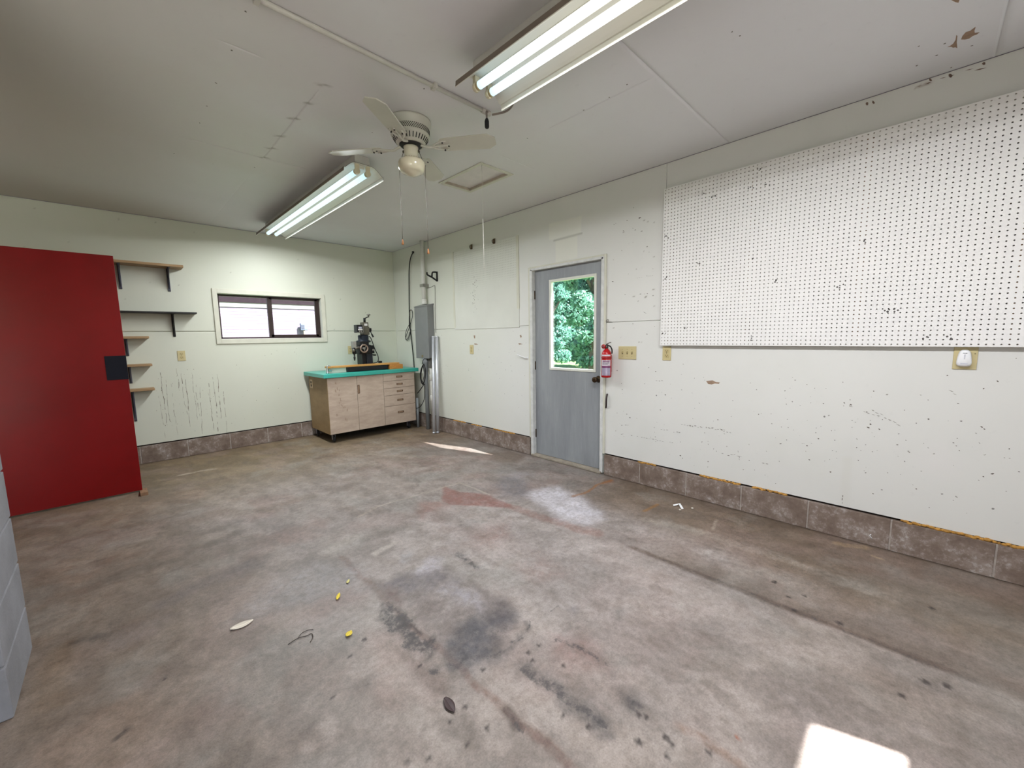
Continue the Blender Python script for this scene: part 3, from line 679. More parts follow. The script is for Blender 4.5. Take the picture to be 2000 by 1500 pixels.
for q in [(-2.712,-3.552),(-2.720,-3.213),(-2.719,-2.925),(-2.721,-2.674),(-2.717,-3.856),(-2.317,-2.153),(-1.896,-3.272),(-1.907,-3.904),(-0.384,-5.773),(-0.192,-5.764),(-1.134,-5.192),(-1.082,-5.208),(-1.101,-4.369),(-1.102,-4.544),(-1.134,-4.674),(-1.097,-3.905),(-2.789,-2.044),(-0.038,-5.887),(-0.203,-5.948),(-0.229,-5.832),(-0.319,-5.858)]: speck(m, q, .005, onc)
m.build('nail_marks', [plain('nail_grey', rgb(110, 106, 98), .8)], ce, kind='stuff')

M_RAW = plain('grey_wall_paint', rgb(142, 142, 145), .7, var=.06, scale=3)
# other walls, seldom seen ----------------------------------------------
wl = MB().box(XL-.13, XL, YF-.13, WALLT, 0, H+.05).build('wall_left', M_RAW, kind='structure')
tag(wl, 'plain left wall of the garage', 'wall')
GX0, GX1, GZ1, GY = -3.75, -.86, 2.14, -7.58
BX0, BX1, BZ1 = -7.15, -4.35, 2.1      # unseen open second bay, added to let daylight onto walls and ceiling
wf = MB().box(XL, BX0, YF-.13, YF, 0, H+.05).box(BX0, BX1, YF-.13, YF, BZ1, H+.05).box(BX1, GX0, YF-.13, YF, 0, H+.05).box(GX1, WALLT, YF-.13, YF, 0, H+.05).box(GX0, GX1, YF-.13, YF, GZ1, H+.05).build('wall_front', M_RAW, kind='structure')
tag(wf, 'front wall around the overhead garage door', 'wall')

dvw = MB().box(-9, 1, -16, YF-.14, -.30, -.02).build('driveway', plain('driveway_concrete', rgb(176, 172, 166), .9, var=.08), kind='structure')
tag(dvw, 'pale concrete driveway in front of the garage', 'driveway')
def rrect(x0, x1, z0, z1, r, n=6):
    pts = []
    for cx, cz, a0 in ((x1-r, z1-r, 0), (x0+r, z1-r, PI/2), (x0+r, z0+r, PI), (x1-r, z0+r, 3*PI/2)):
        for k in range(n+1):
            a = a0+PI/2*k/n; pts.append((cx+r*math.cos(a), cz+r*math.sin(a)))
    return pts
LITES = [(-1.63, -1.055), (-2.32, -1.775), (-3.02, -2.475), (-3.65, -3.175)]
LZ0, LZ1 = 1.625, 1.866
gd = thing('door_3', 'sectional overhead garage door with a row of small windows', 'garage door', ((GX0+GX1)/2, GY, 0), kind='structure')
M_GD = plain('garage_door_paint', rgb(206, 204, 198), .5, var=.04)
for z0, z1 in ((0.01, .53), (.535, 1.06), (1.065, 1.585), (1.90, 2.13)):
    MB().box(GX0+.005, GX1-.005, GY-.035, GY+.01, z0, z1).build('panel', M_GD, gd, bevel=.006)
mb = MB()
xs = [GX1-.005]+[(LITES[i][0]+LITES[i+1][1])/2 for i in range(3)]+[GX0+.005]
for i, (a, b) in enumerate(LITES):
    hole = rrect(a, b, LZ0, LZ1, .022); x0, x1 = xs[i+1], xs[i]; z0, z1 = 1.59, 1.895
    cx, cz = (a+b)/2, (LZ0+LZ1)/2; outer = []
    for (px, pz) in hole:
        dx, dz = px-cx, pz-cz; tt = []
        if dx > 1e-6: tt.append((x1-cx)/dx)
        if dx < -1e-6: tt.append((x0-cx)/dx)
        if dz > 1e-6: tt.append((z1-cz)/dz)
        if dz < -1e-6: tt.append((z0-cz)/dz)
        t = min(tt); outer.append((cx+dx*t, cz+dz*t))
    n = len(hole)
    # put the nearest outer point on each corner of the cell
    for c in ((x0, z0), (x1, z0), (x1, z1), (x0, z1)):
        k = min(range(n), key=lambda q: (outer[q][0]-c[0])**2+(outer[q][1]-c[1])**2); outer[k] = c
    vs = [(p[0], GY+.01, p[1]) for p in hole]+[(p[0], GY+.01, p[1]) for p in outer]+[(p[0], GY-.006, p[1]) for p in hole]+[(p[0], GY-.006, p[1]) for p in outer]
    fs = []
    for k in range(n):
        j = (k+1) % n
        fs += [(k, j, n+j, n+k), (2*n+j, 2*n+k, 3*n+k, 3*n+j), (j, k, 2*n+k, 2*n+j)]
    mb.add(vs, fs)
mb.build('window_panel', M_GD, gd)
M_GLASS = glass_mat('clear_glass', (.96, .98, .97))
for a, b in LITES: MB().box(a-.004, b+.004, GY-.004, GY-.001, LZ0-.004, LZ1+.004).build('pane', M_GLASS, gd)

# painted block pier on the left -----------------------------------------
def paint_block():
    t = NT('painted_block'); f = t.noise(50, 5, .7); g = t.noise(4, 5)
    t.base(t.ramp(g, [(.3, rgb(118, 117, 120)), (.7, rgb(140, 139, 143))])); t.bump(f, .4, .006); return t.fin(.7, 0, .3)
M_PB = paint_block()
PX0, PX1, PY0, PY1 = -4.02, -3.6, -3.724, -3.256
mb = MB(); hgt = .2003; k = 0; z = 0.
while z < H-.02:
    z1 = min(z+hgt-.007, H-.002)
    if k % 2 == 0: mb.box(PX0, PX1, PY0, PY1, z+.001, z1)
    else:
        mx = (PX0+PX1)/2
        mb.box(PX0, mx-.004, PY0, PY1, z, z1); mb.box(mx+.004, PX1, PY0, PY1, z, z1)
    z += hgt; k += 1
mb.box(PX0+.008, PX1-.006, PY0+.006, PY1-.006, .004, H-.004)
pl = mb.build('pillar', M_PB, bevel=.004, kind='structure')
tag(pl, 'white painted concrete block pillar at the left edge', 'pillar')

# ------------------------------------------------------------------ window in the back wall
M_BRONZE = plain('bronze_aluminium', rgb(58, 46, 44), .45, .4, var=.15)
win = thing('window_1', 'small sliding window in a white casing above the bench', 'window', ((WX0+WX1)/2, 0, 1.6), kind='structure')
ox0, ox1, oz0, oz1 = -2.343, -1.073, 1.2828, 1.9327
mb = MB().box(ox0, WX0, -.016, -.0005, oz0, oz1).box(WX1, ox1, -.016, -.0005, oz0, oz1).box(WX0, WX1, -.016, -.0005, WZ1, oz1).box(WX0, WX1, -.016, -.0005, oz0, WZ0)
mb.build('casing', M_TRIM, win, bevel=.002)
MB().box(WX0-.01, WX0+.004, 0, .128, WZ0, WZ1).box(WX1-.004, WX1+.01, 0, .128, WZ0, WZ1).box(WX0, WX1, 0, .128, WZ1-.004, WZ1+.01).box(WX0, WX1, 0, .128, WZ0-.01, WZ0+.004).build('jamb_liner', M_WHITE, win)
a, b, c, d = WX0+.005, WX1-.005, WZ0+.005, WZ1-.005
fr = MB().box(a, a+.022, .06, .11, c, d).box(b-.03, b, .06, .11, c, d).box(a, b, .06, .11, d-.011, d).box(a, b, .06, .11, c, c+.018).build('window_frame', M_BRONZE, win)
xm = -1.742
MB().box(xm-.02, xm+.014, .078, .10, c, d).box(a+.02, xm, .078, .10, d-.018, d-.01).build('fixed_sash', M_BRONZE, win)
sl = MB().box(xm-.022, xm+.03, .055, .077, c+.016, d-.01).box(b-.06, b-.028, .055, .077, c+.016, d-.01).box(xm, b-.03, .055, .077, d-.032, d-.01).box(xm, b-.03, .055, .077, c+.016, c+.045).build('sliding_sash', M_BRONZE, win)
MB().box(a+.02, xm, .088, .091, c+.015, d-.012).build('pane', M_GLASS, win)
MB().box(xm+.02, b-.05, .065, .068, c+.04, d-.028).build('pane', M_GLASS, win)
MB().box(xm+.002, xm+.012, .046, .055, 1.57, 1.63).build('latch', M_BRONZE, win)

# ------------------------------------------------------------------ side door
M_DOOR = None
def door_mat():
    t = NT('grey_door_paint'); f = t.noise(2.4, 6, .7, (1, 2.2, .35)); g = t.noise(9, 6, .7, (6, 8, .6)); h = t.noise(1.4, 4)
    col = t.ramp(f, [(.3, rgb(128, 131, 136)), (.7, rgb(150, 153, 156))])
    col = t.mix(t.ramp(g, [(.56, (0, 0, 0)), (.75, (.4, .4, .4))]), col, rgb(172, 174, 178))
    col = t.mix(t.ramp(h, [(.58, (0, 0, 0)), (.75, (.35, .35, .35))]), col, rgb(104, 104, 106))
    t.base(col); t.bump(g, .12, .003); return t.fin(.5, 0, .4)
M_DOOR = door_mat()
dr = thing('door_1', 'grey side door with a tall single window and scuffed paint', 'door', (0, -3.36, 0), kind='structure')
z1 = 2.0368
mb = MB().box(-.012, -.0005, DY1, OPY1-.0, .2, z1).box(-.012, -.0005, OPY0, DY0, .2, z1).box(-.012, -.0005, OPY1, OPY0, OPZ, z1)
mb.build('casing', M_TRIM, dr, bevel=.002)
M_JAMB = plain('jamb_paint', rgb(206, 206, 204), .5, var=.12, scale=20)
JI0, JI1 = OPY0-.022, OPY1+.02
MB().box(-.014, .08, JI0, OPY0+.012, .012, OPZ).box(-.014, .08, OPY1-.012, JI1, .012, OPZ).box(-.014, .08, OPY1, OPY0, OPZ-.014, OPZ+.01).build('jamb', M_JAMB, dr, bevel=.0015)
MB().box(-.03, .14, OPY1, OPY0, .001, .022).build('threshold', plain('threshold_wood', rgb(150, 140, 126), .7, var=.25), dr, bevel=.004)
LY0, LY1, LX0, LX1 = -2.942, -3.787, .032, .060
GY0, GY1, GZ0, GZT = -3.140, -3.714, .962, 1.886
mb = MB().box(LX0, LX1, LY1, GY1, .026, 1.996).box(LX0, LX1, GY0, LY0, .026, 1.996).box(LX0, LX1, GY1, GY0, .026, GZ0).box(LX0, LX1, GY1, GY0, GZT, 1.996)
mb.build('leaf', M_DOOR, dr)
w = .026
gf = MB().box(LX0-.008, LX1+.002, GY0-w, GY0, GZ0, GZT).box(LX0-.008, LX1+.002, GY1, GY1+w, GZ0, GZT).box(LX0-.008, LX1+.002, GY1+w, GY0-w, GZT-w, GZT).box(LX0-.008, LX1+.002, GY1+w, GY0-w, GZ0, GZ0+w).build('glazing_frame', M_WHITE, dr, bevel=.004)
MB().box(.054, .057, GY1+.01, GY0-.01, GZ0+.01, GZT-.01).build('pane', M_GLASS, gf)
M_BRASS = plain('tarnished_brass', rgb(70, 54, 38), .35, .8, var=.3, scale=30)
ky, kz = -3.742, .90
kn = MB().lathe([(.032, .032), (.031, .026), (.018, .018), (.012, .012), (.012, -.012), (.022, -.018), (.027, -.030), (.026, -.040), (.018, -.046), (.0, -.047)], (0, ky, kz), 0, 20)
kn.build('knob', M_BRASS, dr)
for z in (1.75, 1.0, .25): MB().lathe([(.007, z-.045), (.007, z+.045)], (.03, LY0+.004, 0), 2, 10).build('hinge', M_BRASS, dr)

# ------------------------------------------------------------------ red door
def red_mat():
    t = NT('red_paint'); f = t.noise(1.7, 5, .6); g = t.noise(16, 6, .65)
    col = t.ramp(f, [(.3, rgb(106, 0, 0)), (.72, rgb(128, 0, 3))])
    col = t.mix(t.ramp(g, [(.62, (0, 0, 0)), (.8, (.25, .25, .25))]), col, rgb(124, 4, 10))
    t.base(col); t.bump(t.noise(90, 3), .05, .002)
    t.link(t.ramp(f, [(.3, (.30, .30, .30)), (.7, (.44, .44, .44))]), t.bs.inputs['Roughness'])
    t.bs.inputs['Specular IOR Level'].default_value = .26; return t.m
rd = thing('door_2', 'glossy red slab door with a black plate by its edge', 'door', (-3.6, -1.08, 0), kind='structure')
MB().box(-4.07, -3.156, -1.1, -1.064, .012, 2.034).build('leaf', red_mat(), rd, bevel=.002)
MB().box(-3.286, -3.154, -1.104, -1.0995, 1.003, 1.206).build('latch_plate', plain('black_plate', rgb(15, 16, 28), .6, 0, .2), rd, bevel=.001)
MB().box(-4.17, -4.075, -1.12, -1.03, 0.001, 2.04).build('hinge_post', wood('raw_pine', rgb(150, 116, 78), rgb(184, 150, 108), 2), rd)
for z in (.3, 1.05, 1.8): MB().lathe([(.008, z-.045), (.008, z+.045)], (-4.072, -1.105, 0), 2, 10).build('hinge', M_BRASS, rd)
wg = thing('door_wedge', 'small wooden wedge on the floor under the red door', 'wedge', (-3.15, -1.17, 0))
mb = MB(); mb.prism([(-1.26, .001), (-1.05, .001), (-1.05, .010), (-1.115, .011), (-1.26, .028)], 0, -3.175, -3.125)
mb.build('wedge', wood('raw_oak', rgb(120, 90, 66), rgb(160, 124, 96), 1), wg)

# ------------------------------------------------------------------ fluorescent fittings
M_ENAMEL = plain('white_enamel', rgb(214, 212, 200), .35, var=.03, scale=3)
M_ENAMEL_OUT = plain('shaded_back_of_reflector', rgb(116, 104, 94), .7, var=.15, scale=6)  # outer side of the white enamel, its shade painted in as brown
M_CHAN = plain('fitting_channel', rgb(188, 184, 178), .5, var=.06)
M_SOCK = plain('lamp_holder', rgb(206, 196, 168), .5)
TUBE_COOL = emit_mat('cool_tube_phosphor', [(0, (.55, .86, 1.)), (.08, (.78, .97, 1.)), (.92, (.78, .97, 1.)), (1, (.66, .90, 1.))], 1.1)
TUBE_MIX = emit_mat('mixed_tube_phosphor', [(0, (1., .92, .74)), (.55, (1., .96, .82)), (.8, (.96, .99, 1.)), (.97, (.75, .92, 1.)), (1, (.5, .78, 1.))], 1.4)
FXC = -1.799
def fitting(y0, y1, label, tube, chain):
    f = thing('fluorescent_ceiling_light', label, 'ceiling light', (FXC, (y0+y1)/2, H), 'twin tube fluorescent lights along the ceiling')
    MB().box(FXC-.056, FXC+.056, y0+.02, y1-.02, 2.583, H-.001).build('channel', M_CHAN, f, bevel=.003)
    prof = [(.0, 2.579), (.058, 2.579), (.082, 2.572), (.108, 2.554), (.128, 2.535), (.139, 2.526), (.147, 2.526), (.150, 2.500)]
    full = [(-x, z) for x, z in prof[::-1]]+prof[1:]
    mb = MB(); n = len(full)
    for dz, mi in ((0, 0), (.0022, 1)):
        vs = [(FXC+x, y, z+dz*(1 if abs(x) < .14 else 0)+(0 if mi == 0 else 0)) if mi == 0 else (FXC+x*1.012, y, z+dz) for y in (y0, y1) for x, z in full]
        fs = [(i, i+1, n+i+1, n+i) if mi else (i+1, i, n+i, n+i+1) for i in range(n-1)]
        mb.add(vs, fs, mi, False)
    mb.add([(FXC+.150, y0, 2.500), (FXC+.150, y1, 2.500), (FXC+.1535, y1, 2.501), (FXC+.1535, y0, 2.501)], [(0, 1, 2, 3)])
    mb.add([(FXC-.150, y0, 2.500), (FXC-.150, y1, 2.500), (FXC-.1535, y1, 2.501), (FXC-.1535, y0, 2.501)], [(3, 2, 1, 0)])
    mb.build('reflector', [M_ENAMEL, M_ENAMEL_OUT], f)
    MB().box(FXC-.02, FXC+.02, y0+.03, y1-.03, 2.556, 2.579).build('ballast_cover', M_ENAMEL, f, bevel=.003)
    for dx in (-.041, .041):
        tb = MB().lathe([(.0185, y0+.045), (.0185, y1-.045)], (FXC+dx, 0, 2.531), 1, 18).build('tube', tube, f)
        for ya in (y0+.036, y1-.05): MB().lathe([(.019, ya), (.019, ya+.014)], (FXC+dx, 0, 2.531), 1, 18).build('end_cap', plain('tube_cap', rgb(196, 180, 140), .4, .5), tb)
        for yy in (y0+.014, y1-.036):
            MB().lathe([(.018, yy), (.021, yy+.004), (.021, yy+.018), (.018, yy+.022)], (FXC+dx, 0, 2.531), 1, 16).box(FXC+dx-.014, FXC+dx+.014, yy+.002, yy+.02, 2.545, 2.578).build('lamp_holder', M_SOCK, f)
    return f
fitting(-2.925, -.485, 'fluorescent light with cool white tubes beside the ceiling fan', TUBE_COOL, 0)
fitting(-6.69, -4.235, 'fluorescent light with warmer yellowish tubes, beside the white conduit end', TUBE_MIX, 0)
def strip(y0, y1, dx, col, e):
    l = bpy.data.lights.new('tube_light', 'AREA'); l.shape = 'RECTANGLE'; l.size = .03; l.size_y = y1-y0-.1; l.energy = e; l.color = col
    o = bpy.data.objects.new('tube_light', l); COL.objects.link(o); o.location = (FXC+dx, (y0+y1)/2, 2.5115)
    return o
E_FAR, E_NEAR = 30., 33.
for dx in (-.041, .041):
    strip(-2.925, -.485, dx, (.93, .98, 1.), E_FAR)
    strip(-6.69, -4.235, dx, (.95, .97, 1.), E_NEAR)

# conduit on the ceiling feeding the near fitting
cd = thing('ceiling_conduit', 'thin white conduit running across the ceiling to the near light', 'conduit', (-2.6, -3.975, H))
cy = -3.975
M_COND = plain('conduit_paint', rgb(196, 192, 184), .5, var=.06)
MB().lathe([(.011, -3.6), (.011, -1.515)], (0, cy, H-.012), 0, 12).build('pipe', M_COND, cd)
MB().lathe([(.014, -1.56), (.015, -1.50), (.012, -1.495)], (0, cy, H-.013), 0, 12).build('connector', M_COND, cd)
MB().box(-2.715, -2.695, cy-.02, cy+.02, H-.026, H-.0005).build('strap', M_COND, cd); MB().box(-1.90, -1.88, cy-.02, cy+.02, H-.026, H-.0005).build('strap', M_COND, cd)
M_BLK = plain('black_rubber', rgb(24, 23, 24), .6, var=.2)
PX_ = (-1.540,-3.994)
pc = thing('power_cord', 'short grey cord with black plug hanging by the near light', 'cord', (-1.50, cy, H-.02))
MB().tube([(-1.51, cy, H-.012), (PX_[0], PX_[1], H-.02), (PX_[0], PX_[1], H-.04), (PX_[0], PX_[1], H-.062)], .006, 8).tube([(-1.49, cy-.012, H-.018), (-1.45, cy-.08, H-.014), (-1.47, cy-.16, H-.02), (-1.56, cy-.27, H-.05)], .006, 8).build('cord', plain('cord_grey', rgb(140, 130, 122), .6), pc)
MB().lathe([(.010, H-.112), (.013, H-.105), (.013, H-.075), (.008, H-.06)], (PX_[0], PX_[1], 0), 2, 12).build('plug', M_BLK, pc)

# ------------------------------------------------------------------ ceiling fan
FC = (-1.787, -3.555)
M_FAN = plain('fan_white', rgb(196, 192, 182), .4, var=.05, scale=4)
M_FBLADE = plain('fan_blade_white', rgb(196, 192, 180), .45, var=.06, scale=5)
M_FDARK = plain('fan_motor_dark', rgb(26, 24, 24), .6)
fan = thing('ceiling_fan', 'white four blade ceiling fan with globe light and pull chains', 'ceiling fan', (FC[0], FC[1], H))
hs = MB().lathe([(.128, H-.001), (.129, H-.012), (.126, H-.016), (.126, H-.026), (.123, H-.029), (.123, H-.038), (.120, H-.042), (.117, H-.05), (.117, H-.082), (.119, H-.086), (.112, H-.094), (.086, H-.132), (.078, H-.138), (.072, H-.139), (.070, H-.128)], (FC[0], FC[1], 0), 2, 48)
for row in range(4):                      # pierced band
    for k in range(60):
        a = 2*PI*(k+.5*(row % 2))/60; R = Matrix.Rotation(a, 3, 'Z')
        p = R @ Vector((.1172, 0, 0)); hs.obox((FC[0]+p.x, FC[1]+p.y, H-.054-.008*row), (.0022, .0062, .0045), R, 1)
for k in range(32):                       # slots of the tapered skirt
    a = 2*PI*k/32; R = Matrix.Rotation(a, 3, 'Z') @ Matrix.Rotation(math.radians(34), 3, 'Y')
    p = Matrix.Rotation(a, 3, 'Z') @ Vector((.0995, 0, 0)); hs.obox((FC[0]+p.x, FC[1]+p.y, H-.1135), (.003, .005, .030), R, 1)
hs.build('motor_housing', [M_FAN, M_FDARK], fan)
MB().lathe([(.068, H-.130), (.070, H-.140), (.060, H-.148), (.05, H-.150)], (FC[0], FC[1], 0), 2, 32).build('rotor', M_FDARK, fan)
for k in range(4):
    a = math.radians(38+90*k); R = Matrix.Rotation(a, 3, 'Z'); P = Matrix.Rotation(math.radians(-12), 3, 'X')
    zb = 2.497; th = .003
    out = [(.185, -.030), (.20, -.052), (.235, -.056), (.492, -.064), (.535, -.030), (.535, .030), (.492, .064), (.235, .056), (.20, .052), (.185, .030)]
    vs = []
    for s in (-th, th):
        for x, y in out:
            q = R @ (P @ Vector((x, y, s)))
            vs.append((FC[0]+q.x, FC[1]+q.y, zb+q.z))
    n = len(out); fs = [tuple(range(n))[::-1], tuple(range(n, 2*n))]+[(i, (i+1) % n, n+(i+1) % n, n+i) for i in range(n)]
    bl = MB().add(vs, fs).build('blade', [M_FBLADE], fan)
    ir = MB()
    def tr(x, y, z):
        q = R @ (P @ Vector((x, y, z))); return (FC[0]+q.x, FC[1]+q.y, zb+q.z)
    pts = [tr(.06, 0, .012), tr(.09, .0, .0), tr(.12, 0, -.010), (tr(.16, 0, -.006)), (tr(.20, 0, -.005))]
    ir.tube(pts, .008, 8)
    for s in (-1, 1): ir.tube([tr(.135, 0, -.009), tr(.165, s*.022, -.007), tr(.20, s*.036, -.006), tr(.235, s*.038, -.006)], .006, 8)
    ir.tube([tr(.165, 0, -.006), tr(.215, 0, -.006), tr(.25, 0, -.006)], .006, 8)
    ir.build('blade_bracket', M_FAN, bl)
    for (x, y) in ((.212, -.034), (.212, .034), (.245, 0)):
        p = tr(x, y, -.012); MB().lathe([(.0055, -.003), (.004, .006)], p, 2, 8).build('screw', M_FDARK, bl)
MB().lathe([(.046, H-.147), (.044, H-.16), (.042, H-.195), (.043, H-.214), (.052, H-.224), (.056, H-.228)], (FC[0], FC[1], 0), 2, 32).build('light_fitter', plain('fitter_cream', rgb(206, 198, 178), .4, var=.05), fan)
gm = NT('opal_glass'); gm.base(rgb(206, 196, 172)); gm.bump(gm.noise(3), .02); gm.bs.inputs['Coat Weight'].default_value = .6
gm.bs.inputs['Subsurface Weight'].default_value = .0
G_OPAL = gm.fin(.14, 0, .5)
gl = MB().lathe([(.052, H-.224), (.066, H-.227), (.078, H-.234), (.083, H-.246), (.0835, H-.262), (.081, H-.279), (.074, H-.293), (.064, H-.300), (.056, H-.302), (.046, H-.308), (.03, H-.316), (.014, H-.321), (.001, H-.322)], (FC[0], FC[1], 0), 2, 40).build('globe', G_OPAL, fan)
ring = MB()
for k in range(24):
    a = 2*PI*k/24; ring.lathe([(.001, -.004), (.004, 0), (.001, .004)], (FC[0]+.056*math.cos(a), FC[1]+.056*math.sin(a), H-.224), 2, 6)
ring.build('beaded_rim', plain('fitter_brass', rgb(170, 150, 112), .35, .6), gl)
M_CHAIN = plain('pull_chain_metal', rgb(92, 84, 74), .4, .7)
M_PULL = wood('pull_knob_wood', rgb(140, 90, 52), rgb(176, 122, 78), 2)
Rt = Vector((.7138, -.7003, 0)).normalized()     # sideways over the fan
def chain(off, ang, ztip, label):
    p = Vector((FC[0], FC[1], 0))+off*Rt
    st = Vector((FC[0], FC[1], 0))+(.048 if off > 0 else -.048)*Rt
    m = MB(); m.lathe([(.006, -.006), (.007, 0), (.006, .006)], (st.x, st.y, H-.175), 2, 10)
    m.tube([(st.x, st.y, H-.175), (st.x*.3+p.x*.7, st.y*.3+p.y*.7, H-.235), (p.x, p.y, H-.262), (p.x, p.y, H-.32), (p.x, p.y, ztip+.03)], .0016, 6)
    c = m.build('pull_chain', M_CHAIN, fan)
    MB().lathe([(.002, ztip+.034), (.005, ztip+.028), (.007, ztip+.012), (.0085, ztip+.004), (.005, ztip)], (p.x, p.y, 0), 2, 12).build('pull_knob', M_PULL, c)
ZL = 1.91; ZR = 1.85
chain(-.078, 0, ZL, 0); chain(.083, 0, ZR, 0)

# ------------------------------------------------------------------ attic hatch
ha = thing('attic_hatch', 'recessed attic hatch in the ceiling with a white pull cord', 'hatch', ((HX0+HX1)/2, (HY0+HY1)/2, H))
tw = .026
MB().box(HX0-tw, HX0+.004, HY0-tw, HY1+tw, H-.007, H-.0005).box(HX1-.004, HX1+tw, HY0-tw, HY1+tw, H-.007, H-.0005).box(HX0, HX1, HY0-tw, HY0+.004, H-.007, H-.0005).box(HX0, HX1, HY1-.004, HY1+tw, H-.007, H-.0005).build('hatch_frame', M_TRIM, ha)
M_WELL = plain('hatch_well_board', rgb(176, 164, 150), .7, var=.15)
MB().box(HX0-.012, HX0+.001, HY0, HY1, H-.002, H+.04).box(HX1-.001, HX1+.012, HY0, HY1, H-.002, H+.04).box(HX0, HX1, HY0-.012, HY0+.001, H-.002, H+.04).box(HX0, HX1, HY1-.001, HY1+.012, H-.002, H+.04).build('hatch_well', M_WELL, ha)
MB().box(HX0-.01, HX1+.01, HY0-.01, HY1+.01, H+.021, H+.034).build('hatch_panel', plain('hatch_panel_paint', rgb(214, 208, 204), .6, var=.06), ha)
cx, cyy = -1.03, -3.35
MB().tube([(cx, cyy, H+.021), (cx, cyy, 2.25)], .0012, 6, smooth=0).tube([(cx, cyy, 2.25), (cx, cyy, 1.86)], .0032, 8, smooth=0).build('pull_cord', plain('white_cord', rgb(222, 220, 212), .7), ha)

# ------------------------------------------------------------------ pegboards
M_PEG = plain('pegboard_white', rgb(232, 230, 228), .4, var=.02, scale=4)
M_HARD = plain('hardboard_edge', rgb(120, 88, 66), .8)
PGY, PGZ = -4.374, 1.2238; pw, ph, pit = 2.438, 1.2192, .0254
pgb = thing('pegboard', 'large white pegboard mounted on the right wall', 'pegboard', (-.03, PGY-pw/2, PGZ))
nx, nz = 96, 48
def pegboard_mesh():
    k = 8; r = .0037; ang = [2*PI*(i+.5)/k for i in range(k)]
    hx = np.array([math.cos(a)*r for a in ang]); hz = np.array([math.sin(a)*r for a in ang])
    h = pit/2; rim = np.array([(h if abs(math.cos(a)) > .71 or True else 0) for a in ang])
    # square outline points: two on each side of the cell
    sq = []
    for a in ang:
        c, s_ = math.cos(a), math.sin(a); t = h/max(abs(c), abs(s_)); sq.append((c*t, s_*t))
    corners = [(h, h), (-h, h), (-h, -h), (h, -h)]
    vs = []; fs = []; mi = []
    nrm = 0
    for i in range(nx):
        for j in range(nz):
            cy = PGY-(i+.5)*pit; cz = PGZ+(j+.5)*pit; o = len(vs)
            for (x, z) in zip(hx, hz): vs.append((-.0350, cy+x, cz+z))
            for (x, z) in sq: vs.append((-.0350, cy+x, cz+z))
            for (x, z) in corners: vs.append((-.0350, cy+x, cz+z))
            for (x, z) in zip(hx, hz): vs.append((-.0300, cy+x, cz+z))
            for q in range(k):
                q2 = (q+1) % k
                a0 = ang[q]; 
                # sectors 0,2,4,6 straddle a corner between sq[q] and sq[q2]
                mid = (ang[q]+PI/k) % (2*PI); cidx = None
                for ci, ca in enumerate((PI/4, 3*PI/4, 5*PI/4, 7*PI/4)):
                    if abs(mid-ca) < .05: cidx = ci
                if cidx is None: fs.append((o+q2, o+q, o+k+q, o+k+q2))
                else: fs.append((o+q2, o+q, o+k+q, o+2*k+cidx, o+k+q2))
                mi.append(0)
                fs.append((o+q, o+q2, o+2*k+4+q2, o+2*k+4+q)); mi.append(1)
    return vs, fs, mi
pm = MB(); vs, fs, mi = pegboard_mesh(); pm.v = vs; pm.f = fs; pm.mi = mi; pm.sm = [False]*len(fs)
yA, yB, zA, zB = PGY, PGY-pw, PGZ, PGZ+ph
pm.add([(-.035, yA, zA), (-.035, yB, zA), (-.035, yB, zB), (-.035, yA, zB), (-.030, yA, zA), (-.030, yB, zA), (-.030, yB, zB), (-.030, yA, zB)],
       [(0, 1, 5, 4), (1, 2, 6, 5), (2, 3, 7, 6), (3, 0, 4, 7)], 2)
pm.build('board', [M_PEG, M_HARD, M_PEG], pgb)
M_FUR = wood('furring_strip_wood', rgb(120, 96, 74), rgb(150, 122, 96), 2)
for y in (yA-.06, yA-.62, yA-1.22, yA-1.82, yB+.06): MB().box(-.0295, -.001, y-.019, y+.019, zA+.012, zB-.012).build('furring_strip', M_FUR, pgb)
# a few scribbles and stains on the board: thin dried paint blots
bl = MB()
for q in [(-4.671,2.336),(-4.751,2.302),(-4.982,2.295),(-5.080,2.286),(-4.755,2.290),(-4.653,1.837),(-5.023,1.832),(-5.170,1.664),(-5.035,2.402),(-5.036,1.279),(-4.405,1.322),(-4.400,2.076),(-4.409,1.759),(-4.577,1.362),(-5.733,1.428),(-5.760,1.438),(-5.896,1.280),(-5.985,1.268),(-5.504,1.585),(-5.606,1.839)]:
    for n in range(3):
        a, b = q[0]+random.gauss(0, .008), q[1]+random.gauss(0, .008); r = random.uniform(.003, .006)
        bl.lathe([(r, -.0353), (r*.6, -.0358)], (0, a, b), 0, 7)
bl.build('paint_blot', plain('dried_paint', rgb(92, 88, 86), .6), pgb, kind='stuff')

def old_panel_mat():
    t = NT('painted_over_pegboard'); sx = t.node('ShaderNodeSeparateXYZ'); t.link(t.tc.outputs['Object'], sx.inputs[0])
    u = t.math('SUBTRACT', t.math('FRACT', t.math('DIVIDE', sx.outputs[1], .0254)), .5); v = t.math('SUBTRACT', t.math('FRACT', t.math('DIVIDE', sx.outputs[2], .0254)), .5)
    d = t.math('SQRT', t.math('ADD', t.math('MULTIPLY', u, u), t.math('MULTIPLY', v, v)))
    hole = t.math('LESS_THAN', d, .17)
    # holes nearer the top never filled with paint
    open_ = t.math('MULTIPLY', hole, t.ramp(t.math('MULTIPLY', t.math('ADD', t.math('ADD', sx.outputs[2], -.42), t.math('MULTIPLY', t.noise(5, 4), .5)), 1.25), [(.36, (0, 0, 0)), (.56, (.55, .55, .55))]))
    f = t.noise(2, 5)
    t.base(t.mix(open_, t.ramp(f, [(.3, rgb(205, 205, 197)), (.7, rgb(214, 214, 206))]), rgb(150, 146, 134)))
    t.bump(hole, -.3, .002); return t.fin(.55, 0, .35)
